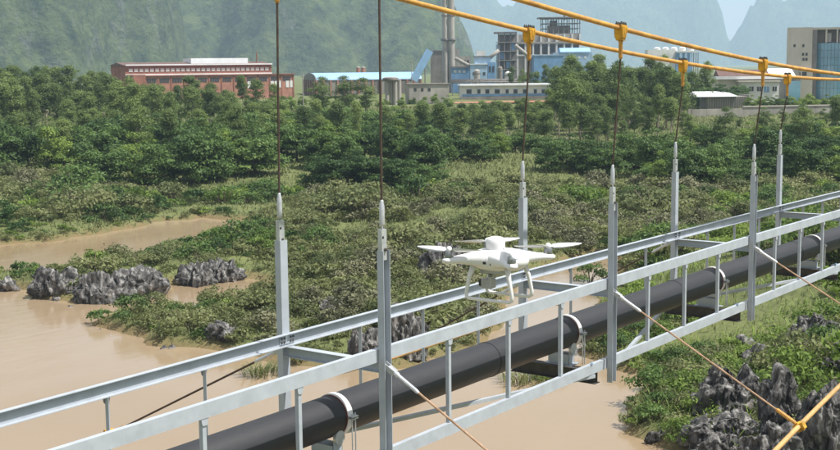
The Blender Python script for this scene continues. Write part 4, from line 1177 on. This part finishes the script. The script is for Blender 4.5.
# ------------------------------------------------------------------ plants
def nrm(a): return a/(np.linalg.norm(a, axis=-1, keepdims=True)+1e-9)
def leaf_quads(P, out, L, r_, wid=.55, bias=1.0):
    n = len(P)
    nn = nrm(out*bias+r_.normal(0, .42, (n, 3))+np.array([0, 0, .2]))
    t = nrm(np.cross(nn, r_.normal(0, 1, (n, 3)))); bb = np.cross(nn, t)
    L = np.asarray(L).reshape(-1, 1)*np.ones((n, 1)); w = L*wid
    V = np.stack([P-t*L/2, P+bb*w/2-t*L*.05, P+t*L/2-nn*L*.10, P-bb*w/2-t*L*.05], 1).reshape(-1, 3)
    return V, np.arange(n*4).reshape(-1, 4)
def clumps(cs, rs, per, r_, flat=.8, shell=.55):
    """leaf points in ellipsoidal clumps, most of them near the surface"""
    P = []; O = []; T = []
    for c, r, k in zip(cs, rs, per):
        d = nrm(r_.normal(0, 1, (k, 3))); d[:, 2] = np.where(d[:, 2] < -.3, -d[:, 2]*.6, d[:, 2])
        rad = r*(shell+(1-shell)*r_.uniform(0, 1, (k, 1))**.6)*(1+.18*r_.normal(0, 1, (k, 1)))
        P.append(c+d*rad*np.array([1, 1, flat])); O.append(d); T.append(np.full(k, r_.uniform(-.12, .20))+r_.uniform(0, .4, k))
    return np.concatenate(P), np.concatenate(O), np.concatenate(T)
def limb_mesh(name, mat, paths):
    b = MB()
    for pts, rs in paths: b.tube(pts, rs, 7)
    return b.mesh(name, mat, True)
def make_eucalyptus(seed, lean=.0, full=1.0, base_=.2):
    r_ = np.random.default_rng(seed); H = 13.0
    pts = [(0, 0, -.5)]+[(.25*math.sin(i*1.1+seed)*i/6+lean*i/6, .25*math.cos(i*.9+seed)*i/6, H*.90*i/6) for i in range(1, 7)]
    paths = [(pts, [.20, .17, .14, .11, .085, .055, .02])]
    cs = []; rs = []
    for k in range(40):
        t = base_+(.98-base_)*r_.uniform(0, 1)**.9
        xx = (t-base_)/(.98-base_); env = max(.25, 1-abs(2*xx-1.02)**3.2)
        rad = 1.9*full*env*r_.uniform(.2, 1.0); a = r_.uniform(0, 2*math.pi)
        i = min(5, int(t*6)); tp = np.array(pts[i])+(np.array(pts[i+1])-np.array(pts[i]))*(t*6-i)
        c = tp+np.array([rad*math.cos(a), rad*math.sin(a), .25+.2*rad]); cs.append(c); rs.append(r_.uniform(.7, 1.5))
        if k < 14: paths.append(([tuple(tp-np.array([0, 0, .5])), tuple((tp+c)/2), tuple(c)], [.05, .035, .015]))
    cs.append(np.array(pts[-1])+[0, 0, .1]); rs.append(.95)
    P, O, T = clumps(cs, rs, [int(90*q*q+20) for q in rs], r_, .95, .45)
    V, Q = leaf_quads(P, O, r_.uniform(.22, .46, len(P)), r_, .5)
    return limb_mesh('trunk', 'bark_pale', paths), np_mesh('crown', V, Q, 'leaf_eucalyptus', T)
def make_broad(seed, H=8.0, Wd=8.0, mat='leaf_broad', n=62):
    r_ = np.random.default_rng(seed)
    paths = [([(0, 0, -.5), (.1, .05, H*.25), (.15, 0, H*.5)], [.24, .19, .12])]
    cs = []; rs = []
    for k in range(n):
        d = nrm(r_.normal(0, 1, 3)); d[2] = abs(d[2])
        f = r_.uniform(.6, 1.0) if k % 4 else r_.uniform(.2, .6)
        lump = 1+.22*math.sin(3*math.atan2(d[1], d[0])+seed)
        low = k % 3 == 0                       # skirts that hang to the ground
        zz = H*r_.uniform(.08, .35) if low else H*(.30+.56*d[2]*f)
        hr = Wd/2*.80*lump*(r_.uniform(.5, .95) if low else f*math.sqrt(max(.05, 1-.55*d[2]**2)))
        a_ = math.atan2(d[1], d[0]); c = np.array([hr*math.cos(a_), hr*math.sin(a_), zz])
        cs.append(c); rs.append(r_.uniform(.75, 1.45)*Wd/8)
        if k < 10: paths.append(([(.12, .02, H*.3), tuple((c+np.array([0, 0, H*.35]))/2), tuple(c)], [.10, .06, .02]))
    P, O, T = clumps(cs, rs, [int(80*(q*8/Wd)**2+20) for q in rs], r_, .7, .6)
    V, Q = leaf_quads(P, O, r_.uniform(.26, .55, len(P))*Wd/8, r_, .55)
    return limb_mesh('trunk', 'bark_dark', paths), np_mesh('crown', V, Q, mat, T)
def shrub_points(seed, n, dens, leaf):
    r_ = np.random.default_rng(seed); cs = []; rs = []
    for k in range(n):
        a = r_.uniform(0, 2*math.pi); f = r_.uniform(0, 1)**.6
        rr = r_.uniform(.35, .70)
        cs.append(np.array([math.cos(a)*f*1.05, math.sin(a)*f*1.05, .30+.75*(1-f*f)*r_.uniform(.5, 1.1)])); rs.append(rr)
    P, O, T = clumps(cs, rs, [int(dens*q*q+10) for q in rs], r_, .75, .45)
    return P, O, T, r_.uniform(.7, 1.3, len(P))*leaf
def make_shrub(seed, mat, n=13, dens=260, leaf=.17):
    P, O, T, L = shrub_points(seed, n, dens, leaf)
    r_ = np.random.default_rng(seed+1)
    V, Q = leaf_quads(P, O, L, r_, .5)
    paths = []
    for k in range(7):
        a = k*.9+seed; paths.append(([(0, 0, -.3), (.3*math.cos(a), .3*math.sin(a), .4), (.7*math.cos(a), .7*math.sin(a), .9+.1*math.sin(k))], [.035, .025, .008]))
    return limb_mesh('stems', 'bark_dark', paths), np_mesh('foliage', V, Q, mat, T)
def blades(n, r_, spread, h, w=.03, arch=.5):
    """long arching grass blades, three quads each"""
    a = r_.uniform(0, 2*np.pi, n); rr = spread*r_.uniform(0, 1, n)**.7
    base = np.stack([rr*np.cos(a), rr*np.sin(a), np.full(n, -.05)], -1)
    az = a+r_.normal(0, .7, n); dirv = np.stack([np.cos(az), np.sin(az), np.zeros(n)], -1); sidev = np.stack([-np.sin(az), np.cos(az), np.zeros(n)], -1)
    hh = h*r_.uniform(.6, 1.15, n); ar = arch*r_.uniform(.4, 1.4, n)
    rows = []
    for t, ww in ((0, .7), (.4, 1.0), (.75, .8), (1.0, .1)):
        c = base+dirv*(ar*hh*t**2)[:, None]+np.array([0, 0, 1])*(hh*(t-.30*ar*t**3))[:, None]
        rows += [c-sidev*w*ww, c+sidev*w*ww]
    V = np.stack(rows, 1).reshape(-1, 3)
    o = (np.arange(n)*8)[:, None, None]; q = np.array([[0, 1, 3, 2], [2, 3, 5, 4], [4, 5, 7, 6]])[None]
    return V, (o+q).reshape(-1, 4), np.repeat(r_.uniform(0, .6, n), 3)

EUC = [make_eucalyptus(50+i, .3*(i % 3-1), (.75, .95, 1.2)[i % 3], (.42, .30, .18, .50, .36, .22, .46, .28)[i]) for i in range(8)]
BRO = [make_broad(70+i) for i in range(5)]
BRI = [make_broad(90+i, 8.0, 7.0, 'leaf_bright', 46) for i in range(2)]
SHR = [make_shrub(110+i, m) for i, m in enumerate(('leaf_marsh', 'leaf_marsh', 'leaf_marsh', 'leaf_broad', 'leaf_dry', 'leaf_bright', 'leaf_marsh', 'leaf_dry'))]

def copy_tree(name, parts, loc, rz, scale, label, cat, group):
    t = thing(name, label, cat, loc, rz, group); t.scale = scale
    for me in parts: link_mesh(me.name.split('.')[0], me, t)
    return t
TREES = []      # (zone, kind, px, ytop, u)
R = random.Random(5)
def row(zone, kind, px0, px1, step, u, du, yt, dy):
    px = px0
    while px <= px1:
        q = (px-px0)/max(1e-6, px1-px0)
        y = yt[0]+(yt[1]-yt[0])*q if isinstance(yt, tuple) else yt
        TREES.append((zone, kind, px+R.uniform(-.35, .35)*step, y+R.gauss(0, .85 if kind == 'b' else 1.15)*dy, u+R.uniform(-du, du)*1.5))
        px += step*R.uniform(.85, 1.15)
row('far_left', 'e', -36, 104, 8, 318, 10, (58, 69), 4)
row('far_left2', 'e', -36, 112, 9, 290, 9, (68, 80), 5)
row('left', 'e', -36, 110, 11, 262, 9, (84, 92), 6)
row('brick', 'e', 112, 285, 8.5, 285, 9, (80, 84), 5)
row('brick2', 'e', 112, 290, 11, 258, 9, (87, 95), 6)
row('brick_front', 'e', -36, 292, 14, 238, 8, (108, 112), 6)
row('left_front', 'b', -36, 110, 19, 206, 7, (114, 116), 7)
row('brick_front', 'b', 106, 288, 19, 213, 7, (110, 106), 8)
row('left_low', 'b', 85, 270, 25, 187, 4, (134, 130), 8)
row('left_low', 'l', 20, 100, 38, 203, 5, (134, 138), 4)
row('hall', 'b', 288, 445, 13, 262, 8, (101, 106), 3)
row('hall', 'b', 284, 450, 15, 236, 8, (112, 116), 4)
row('hall_front', 'b', 292, 480, 19, 200, 6, (120, 126), 6)
for px, yt in ((318, 150), (346, 143), (374, 147), (400, 150), (431, 158)): TREES.append(('bank', 'b', px, yt, 179+R.uniform(-2, 2)))
for px, yt in ((321, 74), (346, 73), (366, 75)): TREES.append(('three', 'e2', px, yt, 310))
row('office', 'e', 446, 548, 9, 268, 7, (102, 99), 3)
row('office', 'e', 448, 548, 11, 240, 7, (110, 106), 5)
row('office', 'b', 484, 550, 17, 214, 6, (124, 130), 6)
row('slim', 'e', 556, 694, 7.5, 296, 9, (64, 60), 5)
row('slim2', 'e', 566, 690, 9, 272, 8, (66, 70), 6)
row('slim3', 'e', 548, 690, 11, 248, 8, (84, 92), 6)
row('slim_front', 'e', 552, 640, 16, 226, 6, (104, 118), 6)
row('slim_front', 'b', 556, 690, 18, 196, 6, (132, 134), 8)
row('right', 'b', 690, 860, 17, 232, 7, (124, 112), 6)
row('right2', 'b', 676, 860, 18, 200, 6, (136, 126), 7)
row('right_front', 'b', 650, 860, 19, 182, 4, (150, 140), 8)
row('wall', 'e2', 742, 860, 19, 272, 6, (112, 104), 4)
row('terrace', 'b', 694, 740, 11, 326, 6, (80, 84), 3)
for px, yt in ((707, 58), (701, 66)): TREES.append(('terrace', 'e', px, yt, 330))
row('tower', 'l', 752, 862, 8, 305, 2, (94, 92), 1.5)
row('plant', 'e', 510, 600, 9, 420, 15, (72, 56), 4)
WORDS = {
    'yard': ('in the yard before the blue hall', 'yard bushes by the blue hall'),
    'hall_e': ('rising from the mass below the blue hall', 'trees below the blue roofed hall'), 'left_e': ('standing out of the dark left bank trees', 'slim trees on the left bank'), 'right_e': ('standing out of the right thicket', 'slim trees in the right thicket'),
    'far_left2': ('at the far left, front rank below the hill', 'trees at the far left'), 'brick2': ('in the second rank below the brick factory', 'trees below the brick factory'), 'slim2': ('in the middle rank of the tall grove', 'tall grove right of the office'),
    'slim3': ('in the front rank of the tall grove', 'tall grove right of the office'), 'right2': ('in the lower thicket below the retaining wall', 'thicket below the retaining wall'),
    'far_left': ('at the far left, back rank below the hill', 'trees at the far left'), 'left': ('in the belt left of the brick factory', 'trees left of the brick factory'),
    'brick': ('in the first rank below the brick factory', 'trees below the brick factory'), 'brick_front': ('on the bank well below the brick factory', 'front trees below the brick factory'),
    'left_front': ('on the left bank under the slim trees', 'broadleaf trees on the left bank'), 'left_low': ('at the foot of the left bank', 'low trees at the foot of the left bank'),
    'hall': ('in the mass below the blue roofed hall', 'trees below the blue roofed hall'), 'hall_front': ('in front, below the blue roofed hall', 'front trees below the blue roofed hall'),
    'bank': ('on the marsh edge between the left hanger ropes', 'round trees at the marsh edge'), 'three': ('of the three in front of the blue barrel roof', 'three trees by the blue roof'),
    'office': ('below the long white office block', 'trees below the white office'), 'slim': ('in the back rank of the tall grove', 'tall grove right of the office'),
    'slim_front': ('before the grove right of the white office', 'front trees of the tall grove'), 'right': ('in the thicket below the retaining wall', 'thicket below the retaining wall'),
    'right_front': ('at the front of the right thicket', 'front of the right thicket'), 'wall': ('standing against the long retaining wall', 'young trees by the retaining wall'),
    'terrace': ('on the terrace beside the white workshop', 'terrace trees'), 'tower': ('in the hedge below the glass tower', 'hedge below the tower'), 'plant': ('in front of the blue warehouse at the plant', 'trees at the plant')}
KIND = {'e': ('eucalyptus_tree', 'slim eucalyptus'), 'e2': ('young_tree', 'small upright tree'), 'b': ('broadleaf_tree', 'rounded dark tree'), 'l': ('light_green_tree', 'light green bushy tree')}
TREES = [(z, ('l' if k == 'b' and z != 'terrace' and R.random() < .14 else k), px, yt, u) for z, k, px, yt, u in TREES]
row('hall_e', 'e', 300, 445, 21, 232, 9, (104, 102), 6)
row('left_e', 'e', 20, 280, 26, 212, 8, (110, 104), 8)
row('right_e', 'e', 690, 850, 30, 228, 10, (110, 100), 8)
row('yard', 'l', 288, 452, 13, 335, 12, (95, 96), 2.5)
TREES.sort(key=lambda t: t[2])
count = {}
for z, k, px, yt, u in TREES: count[z, k] = count.get((z, k), 0)+1
seen = {}
for z, k, px, yt, u in TREES:
    p = A(px, 120, u); g0 = gz(p); hgt = max(1.5, zat(yt, px, u)-g0)
    i = seen[z, k] = seen.get((z, k), 0)+1; n = count[z, k]
    where = WORDS[z][0]
    if n == 1: lab = '%s %s' % (KIND[k][1], where)
    elif z == 'three': lab = '%s %s %s' % (('left', 'middle', 'right')[i-1], KIND[k][1], where)
    elif i == 1: lab = 'leftmost %s %s' % (KIND[k][1], where)
    elif i == n: lab = 'rightmost %s %s' % (KIND[k][1], where)
    elif i <= 12: lab = '%s %s from the left %s' % (ordn[i-1], KIND[k][1], where)
    elif n-i < 12: lab = '%s %s from the right %s' % (ordn[n-i], KIND[k][1], where)
    else: lab = '%s %s, among the middle ones' % (KIND[k][1], where)
    if k == 'e': parts = R.choice(EUC); s = hgt/13.2; sx = s*R.uniform(.75, 1.3) if s > .7 else s*1.25
    elif k == 'e2': parts = EUC[2]; s = hgt/13.2; sx = s*1.55
    elif k == 'b': parts = R.choice(BRO); s = hgt/8.1; sx = max(s*R.uniform(.95, 1.25), .7)
    else: parts = R.choice(BRI); s = hgt/8.1; sx = max(s*R.uniform(.9, 1.2), .45)
    copy_tree(KIND[k][0], parts, (p.x, p.y, g0), R.uniform(0, 6.28), (sx, sx, s), lab, 'tree', WORDS[z][1])

# ------------------------------------------------------------------ marsh shrubs
r_ = np.random.default_rng(77)
N_TRY = 11500
uu = np.sqrt(r_.uniform(58**2, 200**2, N_TRY)); pxx = r_.uniform(-70, 910, N_TRY)
uu[9000:] = np.sqrt(r_.uniform(58**2, 128**2, 2500)); pxx[9000:] = r_.uniform(590, 910, 2500); vv = (pxx-420)/FPX*uu
sd = land_distance(uu, vv); zz = ground_z(uu, vv, sd)
grassy = fbm(p2(uu, vv, .05), 3, 91)
size = np.clip(np.exp(r_.normal(-.02, .42, N_TRY)), .4, 2.4)*(1+.3*fbm(p2(uu, vv, .08), 2, 17))*np.where(uu > 140, 1.3, 1.05)
size *= np.where((pxx > 600) & (uu < 125), .70+.30*sstep(.5, 4, sd), .38+.62*sstep(.5, 8, sd))
ok = (sd > .15+.35*size) & (grassy > -.62)
for (ru, rv, rr) in ROCK_XY: ok &= np.hypot(uu-ru, vv-rv) > rr*.72+.4*size
ok &= (uu < 176+6*fbm(p2(uu, vv, .1), 2, 2)) | (pxx < 90)
ok &= ~((pxx > 505) & (pxx < 622) & (uu > 84) & (uu < 122) & (sd < 4))
ok &= ~((pxx > 275) & (pxx < 330) & (uu > 172) & (uu < 205))
# thin out to an even spacing
cell = {}; keep = []
for i in np.where(ok)[0]:
    key = (int(uu[i]//3), int(vv[i]//3)); hit = False
    for a in (-1, 0, 1):
        for b_ in (-1, 0, 1):
            for j in cell.get((key[0]+a, key[1]+b_), ()):
                if math.hypot(uu[i]-uu[j], vv[i]-vv[j]) < .66*(size[i]+size[j]): hit = True
    if not hit: cell.setdefault(key, []).append(i); keep.append(i)
keep = np.array(keep)
order = keep[np.argsort(-(size[keep]/uu[keep])*np.where((pxx[keep] > -5) & (pxx[keep] < 845), 1, .01))]
kindn = fbm(p2(uu, vv, .045), 3, 63)+r_.normal(0, .35, N_TRY)
def shrub_kind(i):
    if pxx[i] > 600 and uu[i] < 125: return R.choice((5, 5, 0, 3, 6, 5))
    k = kindn[i]
    if k < -.45: return R.choice((3, 3, 5))
    if k > .65: return R.choice((4, 7))
    if k > .42: return R.choice((4, 1, 2))
    return R.choice((0, 1, 2, 6, 6))
LOOK = {0: 'olive green', 1: 'olive green', 2: 'olive green', 3: 'dark green', 4: 'dry greyish', 5: 'bright green', 6: 'olive green', 7: 'dry greyish'}
def shrub_place(i):
    px, u = pxx[i], uu[i]; py = pix(UV(u, vv[i], 1.0))[1]
    if px > 600 and u < 125:
        if py > 350: return 'among the right dark rocks', 'shrubs among the right rocks'
        return 'under the bridge on the right bank', 'shrubs under the right part of the bridge'
    if px < 275:
        if py > 300: return 'on the lower left spit', 'shrubs on the lower left spit'
        if py > 240: return 'behind the rock row at the left', 'shrubs behind the left rock row'
        return 'beyond the upper brown channel', 'shrubs beyond the upper channel'
    if px < 395:
        return ('between the two left posts' if py > 230 else 'between the left hanger ropes'), 'shrubs between the left posts'
    if px < 610:
        return ('in the marsh behind the drone' if py > 230 else 'on the slope above the drone'), 'shrubs behind the drone'
    return 'in the marsh above the right rail', 'shrubs above the right bridge part'
IND = []
for i in order[:290]:
    k = shrub_kind(i); wh, gr = shrub_place(i); big = 'large' if size[i] > 1.15 else ('small' if size[i] < .85 else 'middling'); IND.append((pxx[i], i, k, big, wh, gr))
IND.sort()
cnt = {}; seen = {}
for px, i, k, big, wh, gr in IND: cnt[LOOK[k], big, wh] = cnt.get((LOOK[k], big, wh), 0)+1
for px, i, k, big, wh, gr in IND:
    key = (LOOK[k], big, wh); j = seen[key] = seen.get(key, 0)+1; n = cnt[key]; s = size[i]*1.12
    what = '%s %s shrub' % (big, LOOK[k])
    lab = '%s %s' % (what, wh) if n == 1 else ('leftmost %s %s' % (what, wh) if j == 1 else ('rightmost %s %s' % (what, wh) if j == n else ('%s %s from left %s' % (ordn[j-1], what, wh)) if j <= 12 else ('%s %s from right %s' % (ordn[n-j], what, wh) if n-j < 12 else '%s %s, among the middle ones' % (what, wh))))
    copy_tree('marsh_shrub', SHR[k], UV(uu[i], vv[i], zz[i]-.12), R.uniform(0, 6.28), (s, s, s*R.uniform(.75, 1.15)), lab, 'shrub', gr)
# the rest of the marsh growth reads as one mass
SP = [shrub_points(210+k, 9, 90, .30) for k in range(5)]
acc = {m: [[], []] for m in ('leaf_marsh', 'leaf_broad', 'leaf_dry', 'leaf_bright')}
MATK = {0: 'leaf_marsh', 1: 'leaf_marsh', 2: 'leaf_marsh', 6: 'leaf_marsh', 3: 'leaf_broad', 4: 'leaf_dry', 7: 'leaf_dry', 5: 'leaf_bright'}
for i in order[290:]:
    P, O, T, L = SP[R.randrange(5)]; k = MATK[shrub_kind(i)]
    a = R.uniform(0, 6.28); ca, sa = math.cos(a), math.sin(a); s = size[i]*1.15
    P2 = np.stack([P[:, 0]*ca-P[:, 1]*sa, P[:, 0]*sa+P[:, 1]*ca, P[:, 2]*R.uniform(.7, 1.1)], -1)*s
    c = UV(uu[i], vv[i], zz[i]-.12)
    V, Q = leaf_quads(P2+np.array(c), O, L*s, r_, .55)
    acc[k][0].append(V); acc[k][1].append(T+R.uniform(-.15, .2))
SNAME = {'leaf_marsh': ('olive_thicket', 'olive green thicket filling the marsh between the larger shrubs'), 'leaf_broad': ('green_thicket', 'dark green thicket patches between the larger marsh shrubs'),
         'leaf_dry': ('dry_thicket', 'dry greyish thicket patches between the larger marsh shrubs'), 'leaf_bright': ('bright_thicket', 'bright green thicket patches between the larger marsh shrubs')}
for m, (Vs, Ts) in acc.items():
    if not Vs: continue
    V = np.concatenate(Vs); T = np.concatenate(Ts)
    o = link_mesh(SNAME[m][0], np_mesh(SNAME[m][0], V, np.arange(len(V)).reshape(-1, 4), m, T)); o['kind'] = 'stuff'; o['label'] = SNAME[m][1]; o['category'] = 'thicket'
# grass
def grass_field(name, label, mat, n, h, w, arch, cond, seed):
    r2 = np.random.default_rng(seed)
    u = np.sqrt(r2.uniform(56**2, 330**2, n)) if cond != 'near' else np.sqrt(r2.uniform(56**2, 120**2, n))
    px = r2.uniform(-60, 900, n) if cond != 'near' else r2.uniform(590, 900, n); v = (px-420)/FPX*u
    s = land_distance(u, v); z = ground_z(u, v, s); k = s > .25
    if cond == 'edge': k &= (s < 2.6) & (u < 150)
    if cond == 'near': k &= fbm(p2(u, v, .12), 3, 8) > -.15
    u, v, z = u[k], v[k], z[k]; m = len(u)
    V, Q, T = blades(m, r2, 0, 1.0, 1.0, arch)
    sc_ = (h*r2.uniform(.6, 1.3, m)*(1+.4*fbm(p2(u, v, .06), 2, 4)))
    V = V.reshape(m, 8, 3); V[:, :, 2] *= sc_[:, None]
    # blades keep their own width, their bend grows with their height
    mid = (V[:, 0::2]+V[:, 1::2])/2; half = (V[:, 1::2]-V[:, 0::2])/2
    wv = (w*np.clip(u/90, .8, 2.2))[:, None, None]
    mid[:, :, :2] *= sc_[:, None, None]; half = nrm(half)*wv*np.array([.7, 1.0, .8, .1])[None, :, None]
    V2 = np.empty_like(V); V2[:, 0::2] = mid-half; V2[:, 1::2] = mid+half
    V2 += np.stack([CAM.x+u*F0.x+v*R0.x, CAM.y+u*F0.y+v*R0.y, z], -1)[:, None, :]
    o = link_mesh(name, np_mesh(name, V2.reshape(-1, 3), Q, mat, T)); o['kind'] = 'stuff'; o['label'] = label; o['category'] = 'grass'
grass_field('marsh_grass', 'rough olive grass between the marsh shrubs and up the bank', 'leaf_marsh', 110000, .7, .035, .7, 'all', 31)
grass_field('bank_fringe', 'short grass fringe along the muddy water edges', 'leaf_marsh', 260000, .5, .030, .9, 'edge', 35)
grass_field('tall_grass', 'tall bright green grass on the right bank below the bridge', 'leaf_bright', 6500, 1.0, .030, .8, 'near', 32)
# grass tufts standing in the water
for px, py, s, lab in ((262, 374, 1.2, 'dry grass tuft standing in the water below the far left post'), (524, 381, 1.4, 'grass tuft standing in the brown water below the pipe, left one'),
                       (548, 379, .9, 'small green tuft standing in the brown water below the pipe, right one'), (590, 282, 1.5, 'round green bush on the brown water patch right of the drone')):
    p = G(px, py, 0); t = thing('water_tuft' if px != 590 else 'round_bush', lab, 'grass' if px != 590 else 'bush', p)
    if px == 590:
        for me in SHR[3]: link_mesh(me.name.split('.')[0], me, t)
        t.scale = (1.3, 1.3, 1.35)
    else:
        V, Q, T = blades(160, np.random.default_rng(int(px)), s*.8, s*.7, .022, .8)
        link_mesh('blades', np_mesh('blades', V*np.array([1.4, 1.4, 1]), Q, 'leaf_marsh' if px != 548 else 'leaf_bright', T), t)
